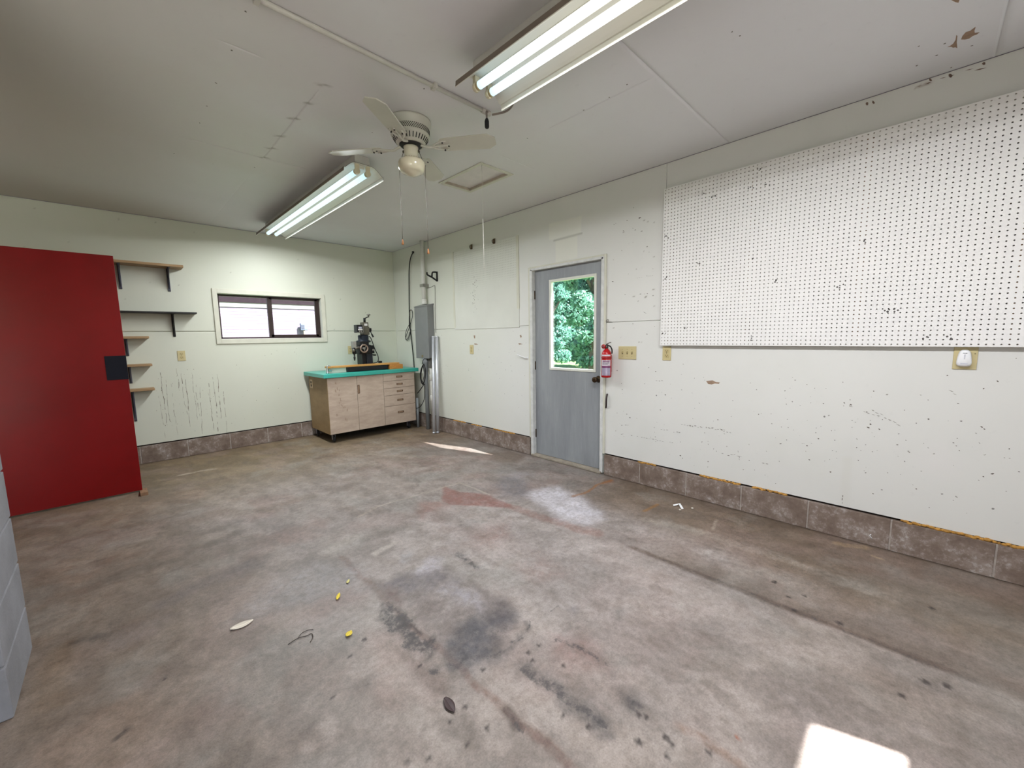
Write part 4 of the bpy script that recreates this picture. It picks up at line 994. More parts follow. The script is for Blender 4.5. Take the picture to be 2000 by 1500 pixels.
op = thing('painted_pegboard', 'old pegboard painted over in the wall colour, between grey box and door', 'pegboard', (-.004, -2.14, 1.42))
MB().box(-.006, -.0005, -2.735, -1.545, 1.415, 2.395).build('board', old_panel_mat(), op, bevel=.001)
MB().box(-.009, -.0005, -1.575, -1.540, 1.44, 2.40).build('edge_batten', M_TRIM, op); MB().box(-.009, -.0005, -2.74, -2.705, 1.62, 2.40).build('edge_batten', M_TRIM, op)
M_CLIP = plain('rusty_clip', rgb(96, 80, 62), .6, .5)
for (q, lab) in (((-1.945,2.407), 'small rusty clip on the painted pegboard top, nearer the black bracket'), ((-2.353,2.403), 'small rusty clip on the painted pegboard top, nearer the pull cord')):
    c = thing('hanging_clip', lab, 'clip', (0, q[0], q[1]), 'rusty clips on the painted pegboard')
    MB().box(-.013, -.0095, q[0]-.018, q[0]+.018, q[1]-.03, q[1]+.025).tube([(-.013, q[0], q[1]-.015), (-.035, q[0], q[1]-.02), (-.038, q[0], q[1]+.01)], .004, 8).build('clip', M_CLIP, c)

# ------------------------------------------------------------------ sockets and switches
M_ALM = plain('almond_plastic', rgb(196, 182, 138), .4, var=.05, scale=12)
M_ALM2 = plain('ivory_plastic', rgb(188, 172, 126), .4, var=.05)
M_SLOT = plain('socket_slot', rgb(46, 38, 30), .7)
M_SCREW = plain('plate_screw', rgb(150, 138, 104), .35, .6)
def P3(wall, u, z, d):
    """a point on the right ('r') or back ('b') wall, d out into the room"""
    return (-d, u, z) if wall == 'r' else (u, -d, z)
def wbox(mb, wall, u0, u1, z0, z1, d0, d1, mi=0):
    if wall == 'r': mb.box(-d0, -d1, u0, u1, z0, z1, mi)
    else: mb.box(u0, u1, -d0, -d1, z0, z1, mi)
def wlathe(mb, wall, u, z, prof, seg=12, mi=0):
    mb.lathe([(r, -h) for r, h in prof], P3(wall, u, z, 0), 0 if wall == 'r' else 1, seg, mi)
def outlet(wall, u, z, label, grp='almond wall sockets', parts=True):
    o = thing('outlet', label, 'wall socket', P3(wall, u, z, 0), grp)
    m = MB(); wbox(m, wall, u-.0355, u+.0355, z-.057, z+.057, .0005, .006); m.build('cover_plate', M_ALM, o, bevel=.002)
    for s in (-1, 1):
        m = MB(); zz = z+s*.0195
        wbox(m, wall, u-.0165, u+.0165, zz-.014, zz+.014, .005, .008)
        wbox(m, wall, u-.009, u-.0065, zz-.002, zz+.007, .0078, .0084, 1); wbox(m, wall, u+.0065, u+.009, zz-.002, zz+.007, .0078, .0084, 1)
        wlathe(m, wall, u, zz-.008, [(.003, .0076), (.003, .0084)], 10, 1)
        m.build('receptacle', [M_ALM2, M_SLOT], o)
    m = MB(); wlathe(m, wall, u, z, [(.004, .005), (.0035, .0072)], 10); m.build('screw', M_SCREW, o)
    return o
outlet('r', -4.4175, 1.1585, 'almond wall socket just under a corner of the white pegboard')
outlet('r', -1.887, 1.162, 'almond wall socket low under the painted-over pegboard, between tubes and grey door')
outlet('b', -2.681, 1.158, 'almond wall socket between the black shelf and the window')
outlet('b', -.752, 1.158, 'almond wall socket on the back wall behind the milling machine')
sw = thing('light_switch', 'almond triple light switch plate right of the fire extinguisher', 'light switch', (0, -4.06, 1.157))
m = MB(); wbox(m, 'r', -4.146, -3.974, 1.100, 1.214, .0005, .006); m.build('cover_plate', M_ALM, sw, bevel=.002)
for k in range(3):
    u = -4.06+(1-k)*.046
    m = MB(); wbox(m, 'r', u-.005, u+.005, 1.145, 1.169, .0055, .0068, 1); m.add([(-.006, u-.0042, 1.150), (-.006, u+.0042, 1.150), (-.006, u+.0042, 1.166), (-.006, u-.0042, 1.166), (-.018, u-.003, 1.164), (-.018, u+.003, 1.164), (-.016, u+.003, 1.171), (-.016, u-.003, 1.171)], [(0, 1, 5, 4), (1, 2, 6, 5), (2, 3, 7, 6), (3, 0, 4, 7), (4, 5, 6, 7)])
    m.build('toggle', [M_ALM2, M_SLOT], sw)
    for zz in (1.187, 1.127): m = MB(); wlathe(m, 'r', u, zz, [(.0035, .005), (.003, .0072)], 8); m.build('screw', M_SCREW, sw)
bp2 = thing('outlet_cover_plate', 'square almond wall plate with a white sensor, under the white pegboard', 'wall plate', (0, -6.064, 1.163))
m = MB(); wbox(m, 'r', -6.093, -6.006, 1.103, 1.222, .0005, .006); m.build('cover_plate', M_ALM, bp2, bevel=.002)
m = MB(); wlathe(m, 'r', -6.083, 1.187, [(.0035, .005), (.003, .0072)], 8); m.build('screw', M_SCREW, bp2)
se = thing('wireless_sensor', 'white rounded plug-in sensor on the square almond plate', 'sensor', (0, -6.064, 1.163))
M_PLW = plain('white_plastic', rgb(232, 232, 234), .35, var=.02)
def egg(wb, wt, zb, zt, n=28):
    pts = []
    for k in range(n):
        a = 2*PI*k/n; c, s_ = math.cos(a), math.sin(a)
        x = math.copysign(abs(c)**.55, c); z = math.copysign(abs(s_)**.55, s_)
        wd = wb+(wt-wb)*(z+1)/2; pts.append((x*wd, (zb+zt)/2+z*(zt-zb)/2))
    return pts
e = egg(.031, .021, 1.119, 1.207); m = MB(); n = len(e); uc = -6.046
lay = [(1., .006), (1., .022), (.93, .030), (.80, .034)]
vs = []
for s_, d in lay: vs += [(-d, uc-x*s_, 1.162+(z-1.162)*s_) for x, z in e]
fs = [(j*n+i, j*n+(i+1) % n, (j+1)*n+(i+1) % n, (j+1)*n+i) for j in range(3) for i in range(n)]+[tuple(3*n+i for i in range(n))]
m.add(vs, fs, 0, True); m.build('shell', M_PLW, se)
m = MB().box(-.0345, -.0335, uc-.008, uc+.008, 1.1885, 1.1915); m.build('slot', plain('sensor_slot', rgb(70, 70, 78), .5), se)
m = MB().box(-.0348, -.0335, uc-.0022, uc+.0022, 1.158, 1.184).box(-.0346, -.0335, uc-.013, uc+.013, 1.130, 1.139); m.build('indicator', plain('sensor_grey', rgb(196, 196, 204), .4), se)

# ------------------------------------------------------------------ fire extinguisher
ex = thing('fire_extinguisher', 'small red fire extinguisher on the wall beside the door', 'fire extinguisher', (0, -3.895, .93))
M_RED = plain('extinguisher_red', rgb(176, 18, 24), .25, 0, .5, .06)
c = (-.072, -3.893, 0)
MB().lathe([(.034, .934), (.044, .940), (.045, .955), (.045, 1.135), (.042, 1.155), (.032, 1.175), (.018, 1.188), (.016, 1.196)], c, 2, 32).build('cylinder', M_RED, ex)
lab = MB()
def patch(z0, z1, r, a0, a1, mi, n=10):
    vs = []; 
    for z in (z0, z1):
        for k in range(n+1):
            a = a0+(a1-a0)*k/n; vs.append((c[0]+r*math.cos(a), c[1]+r*math.sin(a), z))
    lab.add(vs, [(k, k+1, n+2+k, n+1+k) for k in range(n)], mi, True)
A0, A1 = math.radians(150), math.radians(262)
patch(1.040, 1.095, .0455, A0, A1, 0); patch(1.024, 1.042, .0457, A0, A1, 1); patch(.955, 1.026, .0455, A0, A1, 2)
patch(1.128, 1.142, .0459, A0, A1, 0)
patch(1.080, 1.088, .0462, A0+.25, A1-.25, 1); patch(1.066, 1.071, .0462, A0+.2, A1-.35, 3); patch(1.055, 1.060, .0462, A0+.2, A1-.6, 3)
lab.build('label', [plain('label_white', rgb(206, 196, 204), .4), plain('label_purple', rgb(112, 54, 96), .4), plain('label_silver', rgb(170, 160, 182), .3, .3), plain('label_print', rgb(90, 74, 90), .5)], ex)
MB().lathe([(.014, 1.19), (.016, 1.20), (.016, 1.222), (.010, 1.228)], c, 2, 16).build('valve', plain('valve_metal', rgb(70, 64, 62), .4, .7), ex)
g = MB().lathe([(.0, -.030), (.017, -.030), (.019, -.026), (.019, -.012), (.008, -.008)], (c[0]-.010, c[1]+.012, 1.214), 0, 20).build('gauge', M_RED, ex)
MB().lathe([(.0, -.0325), (.010, -.0322), (.011, -.0300)], (c[0]-.010, c[1]+.012, 1.214), 0, 16).build('gauge_face', plain('gauge_face', rgb(110, 60, 62), .4), g)
MB().tube([(c[0], c[1]+.005, 1.228), (c[0]-.005, c[1]-.012, 1.240), (c[0]-.01, c[1]-.05, 1.250)], .004, 8).tube([(c[0]+.01, c[1]+.012, 1.226), (c[0], c[1]-.005, 1.232), (c[0]-.02, c[1]-.028, 1.236)], .004, 8).build('lever', plain('lever_grey', rgb(120, 112, 104), .4, .5), ex)
MB().tube([(c[0], c[1]-.012, 1.222), (c[0]-.005, c[1]-.040, 1.215), (c[0], c[1]-.055, 1.185), (c[0], c[1]-.055, 1.15)], .006, 10).build('hose', M_BLK, ex)
MB().box(-.028, -.0005, c[1]-.010, c[1]+.010, .98, 1.13).lathe([(.0475, 1.108), (.0475, 1.122)], c, 2, 32).build('bracket', plain('bracket_red', rgb(150, 22, 26), .4), ex)

hk = thing('door_pull', 'dark curved metal pull beside the lower door edge', 'handle', (0, -3.865, .7))
MB().tube([(-.004, -3.862, .775), (-.020, -3.866, .74), (-.024, -3.866, .70), (-.018, -3.862, .665), (-.006, -3.852, .645)], .007, 8).tube([(-.006, -3.852, .645), (-.004, -3.826, .643)], .0028, 6).build('handle', plain('dark_iron', rgb(56, 44, 44), .55, .5), hk)
lp = thing('wire_loop', 'tiny twisted wire loop at the right door casing', 'wire', (0, (-3.856,1.442)[0], (-3.856,1.442)[1]))
u, z = (-3.856,1.442)
MB().tube([(-.004, u+.004, z-.01), (-.012, u-.012, z-.004), (-.010, u-.012, z+.012), (-.006, u+.006, z+.010), (-.006, u+.010, z-.006), (-.003, u-.05, z-.012)], .0018, 6).build('loop', plain('steel_wire', rgb(110, 100, 90), .4, .7), lp)
wk = thing('hanging_hook', 'small white metal hook on the wall beside the door hinges', 'hook', (0, (-2.832,1.086)[0], (-2.832,1.086)[1]))
u, z = (-2.848,1.080); u2, z2 = (-2.723,1.117)
MB().lathe([(.012, -.004), (.012, -.0005)], (0, u, z), 0, 10).tube([(-.003, u, z), (-.03, u+.02, z+.006), (-.035, u2-.01, z2-.004), (-.034, u2, z2)], .0045, 8).build('hook', M_PLW, wk)

# ------------------------------------------------------------------ electrics in the corner
M_PVCW = plain('pvc_offwhite', rgb(208, 207, 200), .4, var=.04)
M_PVCG = plain('pvc_grey', rgb(132, 136, 138), .45, var=.06)
M_BOXG = plain('box_grey', rgb(128, 130, 130), .45, .1, var=.06, scale=5)
eb = thing('electrical_panel', 'grey metal electrical box on the wall beside the corner', 'electrical box', (0, -.907, 1.4))
MB().box(-.100, -.0005, -1.068, -.748, 1.035, 1.765).build('enclosure', M_BOXG, eb, bevel=.004)
MB().box(-.108, -.098, -1.074, -.742, 1.028, 1.758).build('cover', M_BOXG, eb, bevel=.003)
MB().add([(-.116, -1.076, 1.758), (-.116, -.740, 1.758), (-.0005, -.740, 1.790), (-.0005, -1.076, 1.790), (-.116, -1.076, 1.750), (-.116, -.740, 1.750), (-.0005, -.740, 1.765), (-.0005, -1.076, 1.765)], [(0, 1, 2, 3), (4, 7, 6, 5), (0, 4, 5, 1), (0, 3, 7, 4), (1, 5, 6, 2)]).build('rain_hood', M_BOXG, eb)
MB().box(-.112, -.106, -.925, -.89, 1.045, 1.075).build('latch', M_SCREW, eb)
pp = thing('riser_pipe', 'off-white plastic pipe rising from the grey box to the ceiling', 'pipe', (-.05, -.925, 2.2))
MB().lathe([(.030, 1.795), (.030, H+.0)], (-.055, -.925, 0), 2, 24).build('pipe', M_PVCW, pp)
MB().lathe([(.036, 1.785), (.037, 1.79), (.037, 1.815), (.034, 1.82), (.034, 1.83), (.036, 1.835), (.036, 1.85), (.031, 1.855)], (-.055, -.925, 0), 2, 24).build('coupling', M_PVCW, pp)
MB().box(-.087, -.0005, -.972, -.962, 2.02, 2.06).box(-.089, -.083, -.972, -.880, 2.02, 2.06).box(-.02, -.0005, -.97, -.80, 2.04, 2.048).build('strap', plain('strap_metal', rgb(150, 148, 140), .4, .5), pp)
gp = thing('grey_conduit', 'thick grey plastic conduit from the box down to the floor', 'conduit', (-.07, -.92, 0))
MB().lathe([(.029, .002), (.029, .88), (.029, 1.0)], (-.07, -.92, 0), 2, 24).build('pipe', M_PVCG, gp)
MB().lathe([(.030, .84), (.034, .85), (.034, .95), (.044, .965), (.044, 1.027)], (-.07, -.92, 0), 2, 24).build('adapter', M_PVCG, gp)
st = thing('conduit_stub', 'short grey conduit stub rising from the floor beside the cabinet', 'conduit', (-.072, -.675, 0))
MB().lathe([(.020, .002), (.020, .44), (.017, .44), (.017, .40)], (-.10, -.70, 0), 2, 20, cap=True).build('pipe', M_PVCG, st)
cp2 = thing('cream_pipe', 'cream painted pipe with two couplings behind the aluminium tubes', 'pipe', (-.03, -1.0, .6))
MB().lathe([(.028, .215), (.028, .90)], (-.032, -1.005, 0), 2, 20).build('pipe', M_PVCW, cp2)
for z in (.46, .76): MB().lathe([(.029, z-.045), (.034, z-.04), (.034, z+.04), (.029, z+.045)], (-.032, -1.005, 0), 2, 20).build('coupling', M_PVCW, cp2)
MB().box(-.062, -.002, -1.035, -.975, .89, 1.022).build('junction_block', plain('junction_grey', rgb(96, 94, 90), .5), cp2, bevel=.003)
M_ALU = plain('brushed_aluminium', rgb(206, 208, 214), .38, .45, var=.05, scale=20)
for (b, t, lab) in (((-.165, -1.212), (-.045, -1.102), 'front aluminium tube standing against the grey box, nearer the corner'), ((-.112, -1.225), (-.035, -1.175), 'rear aluminium tube half hidden behind the front one by the grey box')):
    o = thing('aluminium_tube', lab, 'tube', (b[0], b[1], 0), 'aluminium tubes leaning in the corner')
    m = MB(); m.tube([(b[0], b[1], .002), (t[0], t[1], 1.335)], .021, 24, smooth=0)
    m.build('tube', M_ALU, o)
    d = (Vector((t[0], t[1], 1.335))-Vector((b[0], b[1], .002)))
    for pa, pb in ((Vector((b[0], b[1], .003)), Vector((b[0], b[1], .003))+d*.012), (Vector((t[0], t[1], 1.335))-d*.012, Vector((t[0], t[1], 1.3365)))): MB().tube([pa, pb], .0222, 24, smooth=0).build('end_collar', M_ALU, o)
ck = thing('hanging_cable', 'black cable hung down the wall in the corner with loops', 'cable', (-.02, -.45, 1.7))
def wp_(pts, d): return [(-d, u, z) for u, z in pts]
m = MB().tube(wp_([(-0.648,2.538),(-0.605,2.523),(-0.542,2.445),(-0.500,2.291),(-0.481,2.071),(-0.459,1.737),(-0.459,1.472),(-0.494,1.204),(-0.525,0.874)], .02), .0075, 8)
m.tube(wp_([(-0.444,1.472),(-0.458,1.639),(-0.495,1.727),(-0.545,1.717),(-0.553,1.649),(-0.511,1.569),(-0.444,1.472),(-0.378,1.397),(-0.326,1.320),(-0.338,1.289),(-0.383,1.289),(-0.449,1.358),(-0.486,1.448)], .026), .0045, 8)
m.tube(wp_([(-0.478,1.532),(-0.400,1.473),(-0.331,1.382),(-0.340,1.305),(-0.401,1.320),(-0.468,1.411)], .03), .004, 8)
m.build('cable', M_BLK, ck)
MB().box(-.024, -.001, (-0.616,2.545)[0]-.012, (-0.616,2.545)[0]+.012, (-0.616,2.545)[1]-.012, (-0.616,2.545)[1]+.014).build('staple', M_BLK, ck)
cl = thing('cable_coil', 'coil of thin black cable hanging below the grey box', 'cable', (-.13, -.85, .8))
m = MB(); cc = (-0.973,0.808); hw = .052; hh = .145
for k in range(6):
    aa = random.uniform(.75, 1.1); bb = random.uniform(.85, 1.08); du = random.uniform(-.012, .012); tl = random.uniform(-.25, -.1)
    pts = []
    for q in range(15):
        t = 2*PI*q/14; uu = hw*aa*math.cos(t)*(1-.35*math.sin(t)*-1*.0); zz = hh*bb*math.sin(t)
        pts.append((-.150-.012*k/6-.006*math.cos(3*t), cc[0]+uu+du+tl*zz, cc[1]+zz))
    m.tube(pts, .0035, 6)
m.tube(wp_([(-0.935,0.665),(-0.878,0.617),(-0.805,0.559),(-0.744,0.515)], .115), .0055, 8)
m.tube(wp_([(-0.948,0.666),(-0.947,0.556),(-0.933,0.459),(-0.873,0.378),(-0.800,0.317),(-0.709,0.289)], .120), .0045, 8)
m.build('cable', M_BLK, cl)
MB().tube([(-.150, cc[0]-.03, cc[1]-.135), (-.167, cc[0]-.01, cc[1]-.14), (-.150, cc[0]+.012, cc[1]-.138)], .005, 6).build('tie', M_BLK, cl)
MB().tube([(-.150, cc[0]+.02, cc[1]+.14), (-.135, cc[0]+.015, 1.0), (-.095, cc[0]+.01, 1.036)], .004, 6).build('hanger', M_BLK, cl)
tw_ = thing('thin_wire', 'thin dark wire running down the wall between grey box and painted pegboard', 'wire', (0, -1.1, 1.8))
MB().tube(wp_([(-0.925,2.009),(-1.028,2.013),(-1.104,2.026),(-1.128,2.010),(-1.125,1.873),(-1.111,1.665),(-1.112,1.384)], .004), .0028, 6).build('wire', plain('dark_wire', rgb(88, 84, 76), .6), tw_)
hb = thing('wall_bracket', 'black forked bracket high on the wall beside the riser pipe', 'bracket', (0, -1.19, 2.15))
hy = -1.185
def hp(*q): return [(x, hy, z) for x, z in q]
q0 = (-.125, 2.160)
MB().box(-.008, -.0005, hy-.016, hy+.016, 2.075, 2.205).build('plate', M_BLK, hb, bevel=.002)
MB().tube(hp((-.006, 2.085), (-.04, 2.10), (-.09, 2.125), (-.155, 2.150), (-.160, 2.180)), .011, 10).tube(hp((-.005, 2.195), (-.04, 2.195), (-.075, 2.185), (-.085, 2.13)), .011, 10).build('arm', M_BLK, hb)

# ------------------------------------------------------------------ shelves on the back wall
M_PINE = wood('shelf_pine', rgb(148, 118, 84), rgb(182, 150, 112), 0)
M_BLKSH = plain('black_shelf', rgb(30, 28, 28), .5, var=.2)
M_BRK = plain('bracket_steel', rgb(84, 86, 98), .45, .6, var=.15)
def metal_bracket(par, x, z, drop, reach, mat=None, w=.020):
    m = MB()
    m.prism([(-.0015, z-drop), (-.006, z-drop), (-.012, z-drop+.02), (-.006, z-.012), (-.0015, z-.0015)], 0, x-w*.55, x+w*.55)
    m.box(x-w*.6, x+w*.6, -reach, -.001, z-.0045, z-.0015)
    m.prism([(-.004, z-drop*.9), (-.014, z-drop*.9), (-reach+.01, z-.012), (-reach+.01, z-.004), (-.004, z-.004)], 0, x-.003, x+.003)
    return m.build('bracket', mat or M_BRK, par)
def shelf(label, x0, x1, zt, th, dep, mat, brackets, drop, bm=None):
    s_ = thing('wall_shelf', label, 'shelf', ((x0+x1)/2, -dep/2, zt), 'shelves beside the red door')
    MB().box(x0, x1, -dep, -.001, zt-th, zt).build('shelf_board', mat, s_, bevel=.004)
    for x in brackets: metal_bracket(s_, x, zt-th, drop, dep*.85, bm)
    return s_
tz = 2.138
shelf('topmost wooden shelf on two steel brackets beside the red door', -3.66, -2.601, tz, .026, .20, M_PINE, (-2.722, -3.11), .245)
b2 = shelf('long black shelf with one dark bracket, second from the top', -3.66, -2.518, 1.640, .018, .15, M_BLKSH, (-2.722, -3.45), .25, M_BLKSH)
for zt, x1, lab in ((1.379, -2.943, 'small pale wooden shelf just under the black shelf'), (1.088, -2.943, 'small wooden shelf, middle one of the three lowest'), (.828, -2.945, 'lowest small wooden shelf beside the red door')):
    shelf(lab, -3.66, x1, zt, .024, .14, M_PINE, (-3.122, -3.5), .18 if zt > .9 else .33)

# ------------------------------------------------------------------ rolling cabinet
CX0, CX1, CYF, CYB, CZ0, CZ1 = -1.373, -.143, -.725, -.07, .118, .836
cab = thing('rolling_cabinet', 'plywood workshop cabinet on casters with a turquoise top', 'cabinet', ((CX0+CX1)/2, (CYF+CYB)/2, 0))
def ply(name, a, b):
    t = NT(name); f = t.noise(5, 6, .65, (1, 1, 3)); g = t.noise(2.4, 5); s_ = t.noise(22, 5, .7, (1, 1, .35))
    col = t.ramp(f, [(.3, a), (.7, b)])
    col = t.mix(t.ramp(g, [(.45, (0, 0, 0)), (.75, (.4, .4, .4))]), col, tuple(x*.85 for x in a))
    col = t.mix(t.ramp(s_, [(.70, (0, 0, 0)), (.80, (.55, .55, .55))]), col, rgb(110, 90, 76))
    t.base(col); t.bump(f, .06, .002); return t.fin(.6, 0, .35)
M_PLY = ply('birch_ply', rgb(170, 150, 134), rgb(196, 178, 162)); M_PLYD = ply('birch_ply_side', rgb(140, 116, 82), rgb(158, 132, 96))
M_PLYE = plain('ply_edge', rgb(112, 82, 58), .8)
M_UND = plain('cabinet_inside', rgb(40, 34, 30), .9)
fr = .018
MB().box(CX0, CX0+.018, CYF+.004, CYB, CZ0, CZ1).build('side_panel', M_PLYD, cab, bevel=.001)
MB().box(CX1-.018, CX1, CYF+.004, CYB, CZ0, CZ1).build('side_panel', M_PLYD, cab, bevel=.001)
MB().box(CX0+.018, CX1-.018, CYF+fr+.004, CYB, CZ0, CZ0+.018).box(CX0+.018, CX1-.018, CYB-.01, CYB, CZ0, CZ1).box(CX0+.018, CX1-.018, CYF+fr+.004, CYB, CZ1-.018, CZ1).box(CX0+.018, CX1-.018, CYF+.03, CYF+.034, CZ0, CZ1).build('carcass', M_UND, cab)
xd1 = (-0.998,0.461)[0]; xd2 = (-0.628,0.413)[0]
def front(name, x0, x1, z0, z1):
    return MB().box(x0+.002, x1-.002, CYF, CYF+fr, z0+.002, z1-.002).build(name, [M_PLY], cab, bevel=.0015)
d1 = front('door', CX0+.002, xd1, CZ0, CZ1); d2 = front('door', xd1, xd2, CZ0, CZ1)
hx = xd1+.006; M_HB = plain('bronze_pull', rgb(98, 72, 54), .45, .5)
z0h, z1h = (-0.995,0.604)[1], (-0.988,0.718)[1]
MB().box(hx, hx+.006, CYF-.004, CYF, z0h, z1h).box(hx+.022, hx+.028, CYF-.004, CYF, z0h, z1h).box(hx, hx+.028, CYF-.004, CYF, z1h-.008, z1h).box(hx, hx+.028, CYF-.004, CYF, z0h, z0h+.008).box(hx+.005, hx+.023, CYF-.0012, CYF-.0002, z0h, z1h, 1).build('handle', [M_HB, plain('pull_recess', rgb(150, 124, 100), .6)], d2)
# scratches worn into the left door
m = MB()
for (u, v, w_, h_) in ((663, 751, 1, 6), (665, 760, 1.2, 7), (661, 766, 1.2, 7), (668, 765, .8, 4), (667, 774, 1, 4), (670, 783, 1.2, 5), (667, 788, .8, 3), (671, 795, 1, 4), (675, 800, 1.2, 4), (679, 805, 1, 6), (661, 814, 1, 7), (677, 824, 1, 8)):
    for k in range(2):
        x, z = CX0+(u-648+random.uniform(-1.5, 1.5))*.0071, CZ1-(v-740+random.uniform(-2, 2))*.0066
        m.prism([(x, z-h_*.003), (x+w_*.003, z-h_*.001), (x+w_*.002, z+h_*.003), (x-w_*.001, z+h_*.001)], 1, CYF-.0006, CYF+.001)
m.build('scratch_mark', plain('scratch_brown', rgb(126, 98, 78), .8), d1, kind='stuff')
fz = [1, .849, .71, .57, .36, 0]
for k in range(5):
    zt = CZ0+(CZ1-CZ0)*fz[k]; zb = CZ0+(CZ1-CZ0)*fz[k+1]
    d = front('drawer', xd2, CX1-.002, zb, zt)
    zc = (zt+zb)/2+(.0 if k < 4 else .03); xc = (xd2+CX1)/2
    MB().box(xc-.046, xc+.046, CYF-.004, CYF, zc+.009, zc+.013).box(xc-.046, xc+.046, CYF-.004, CYF, zc-.013, zc-.009).box(xc-.046, xc-.041, CYF-.004, CYF, zc-.012, zc+.012).box(xc+.036, xc+.046, CYF-.004, CYF, zc-.012, zc+.012).box(xc-.044, xc+.044, CYF-.0012, CYF-.0002, zc-.010, zc+.010, 1).build('handle', [M_HB, MATS['pull_recess']], d)
def teal_mat():
    t = NT('turquoise_laminate'); f = t.noise(3, 5); g = t.noise(30, 5, .7)
    col = t.ramp(f, [(.3, rgb(44, 152, 136)), (.7, rgb(64, 172, 158))])
    col = t.mix(t.ramp(g, [(.62, (0, 0, 0)), (.78, (.4, .4, .4))]), col, rgb(96, 160, 148))
    t.base(col); return t.fin(.3, 0, .5)
TT = .888
ct = MB().box(CX0-.048, -.088, CYF-.035, -.03, TT-.05, TT-.0).build('countertop', teal_mat(), cab, bevel=.006)
MB().box(CX1+.002, -.09, CYF-.03, -.04, TT-.062, TT-.0505).build('top_underside', plain('underlay', rgb(176, 178, 166), .7), ct)
op_ = MB().box(CX0-.005, CX0-.0002, -.215, -.115, .672, .785).build('socket_plate', plain('socket_plate_tan', rgb(196, 172, 140), .5), cab, bevel=.001)
m = MB()
for z in (.708, .750): m.box(CX0-.007, CX0-.005, -.180, -.150, z-.014, z+.014).box(CX0-.008, CX0-.0065, -.168, -.162, z-.009, z+.009)
m.build('receptacle', M_SLOT, op_)
M_CAST = plain('caster_fork', rgb(130, 128, 136), .4, .6); M_RUB = plain('caster_wheel', rgb(30, 28, 30), .6)
for (x, y) in ((CX0+.065, CYF+.085), (CX1-.08, CYF+.095), (CX0+.045, CYB-.06), (CX1-.07, CYB-.06)):
    c_ = MB().box(x-.03, x+.03, y-.03, y+.03, CZ0-.006, CZ0-.0005).lathe([(.018, CZ0-.016), (.02, CZ0-.006)], (x, y, 0), 2, 16).box(x-.018, x-.0145, y-.022, y+.018, .036, CZ0-.012).box(x+.0145, x+.018, y-.022, y+.018, .036, CZ0-.012).build('caster', M_CAST, cab, bevel=.001)
    MB().lathe([(.034, x-.012), (.043, x-.009), (.045, x), (.043, x+.009), (.034, x+.012)], (0, y-.006, .046), 0, 24).build('wheel', M_RUB, c_)

# ------------------------------------------------------------------ bench-top milling machine
M_MILL = plain('mill_grey_paint', rgb(36, 41, 50), .4, .2, var=.15); M_MILLD = plain('mill_black', rgb(22, 22, 24), .45, .2, var=.2)
M_STEEL = plain('mill_steel', rgb(150, 146, 140), .3, .85, var=.1); M_OLIVE = plain('motor_olive', rgb(88, 84, 72), .5, .2, var=.1)
mill = thing('milling_machine', 'small dark bench milling machine standing on the turquoise top', 'milling machine', (-.655, -.28, TT))
my = -.30
cx0, cx1 = (-0.780,1.047)[0], (-0.635,1.040)[0]
MB().box(cx0-.03, cx1+.03, -.50, -.10, TT+.0005, TT+.045).build('base', M_MILLD, mill, bevel=.006)
tx0, tx1 = (-1.081,0.918)[0], (-0.518,0.916)[0]
MB().box(tx0, tx1, -.545, -.40, TT+.004, TT+.0645).build('work_table', M_MILLD, mill, bevel=.004)
MB().box(cx0, cx0+.055, -.33, -.16, TT+.044, 1.135).box(cx0+.055, cx1, -.345, -.16, TT+.044, 1.135, 1).build('column', [M_MILLD, M_MILL], mill, bevel=.005)
hz0, hz1 = 1.112, 1.285
hx0, hx1 = (-0.875,1.220)[0], (-0.642,1.214)[0]
MB().box(hx0+.02, hx1-.03, -.40, -.17, hz0, hz1-.05).box(hx0+.05, hx1-.055, -.39, -.18, hz1-.06, hz1).build('headstock', M_MILLD, mill, bevel=.012)
fxc = ((-0.822,1.309)[0]+(-0.642,1.306)[0])/2
MB().lathe([(.085, hz1-.02), (.098, hz1-.012), (.098, hz1+.004), (.07, hz1+.012), (.072, hz1+.075), (.06, hz1+.085)], (fxc, -.29, 0), 2, 28).build('neck', M_MILL, mill)
mx0, mx1 = (-0.750,1.470)[0], (-0.666,1.470)[0]
MB().box(mx0, mx1, -.36, -.22, hz1+.085, 1.485).build('motor', M_OLIVE, mill, bevel=.01)
mc = MB().box(mx0+.004, mx1-.002, -.34, -.24, 1.4855, 1.545).build('motor_cap', M_OLIVE, mill, bevel=.008)
MB().box(mx0+.02, mx1-.02, -.3415, -.3395, 1.495, 1.525).build('plate', plain('plate_white', rgb(210, 208, 204), .4), mc)
bx0, bx1 = (-0.862,1.454)[0], (-0.777,1.454)[0]; bz0, bz1 = (-0.837,1.399)[1], (-0.831,1.505)[1]
bxo = MB().box(bx0, bx1, -.40, -.30, bz0, bz1).build('control_box', M_MILLD, mill, bevel=.004)
MB().box(bx0-.003, bx1+.002, -.404, -.400, bz0+.0, bz0+.006).box(bx1-.005, bx1+.002, -.404, -.400, bz0, bz1).build('bezel', M_STEEL, bxo)
MB().box(bx0+.022, bx1-.02, -.4025, -.3995, bz1-.052, bz1-.026).build('display', plain('display_grey', rgb(176, 176, 190), .3), bxo)
MB().box(bx0+.014, bx1-.012, -.4025, -.3995, bz0+.034, bz0+.050).build('label', MATS['plate_white'], bxo)
for xx in (bx0+.03, bx1-.03): MB().lathe([(.008, -.412), (.009, -.40)], (xx, 0, bz0+.018), 1, 12).build('dial', M_STEEL, bxo)
sx0, sx1 = (-0.658,1.449)[0], (-0.617,1.449)[0]
MB().box(mx1-.01, sx1, -.32, -.25, 1.415, 1.465).build('gearbox', M_MILLD, mill, bevel=.006)
p0 = (-0.632,1.413); p1 = (-0.604,1.338)
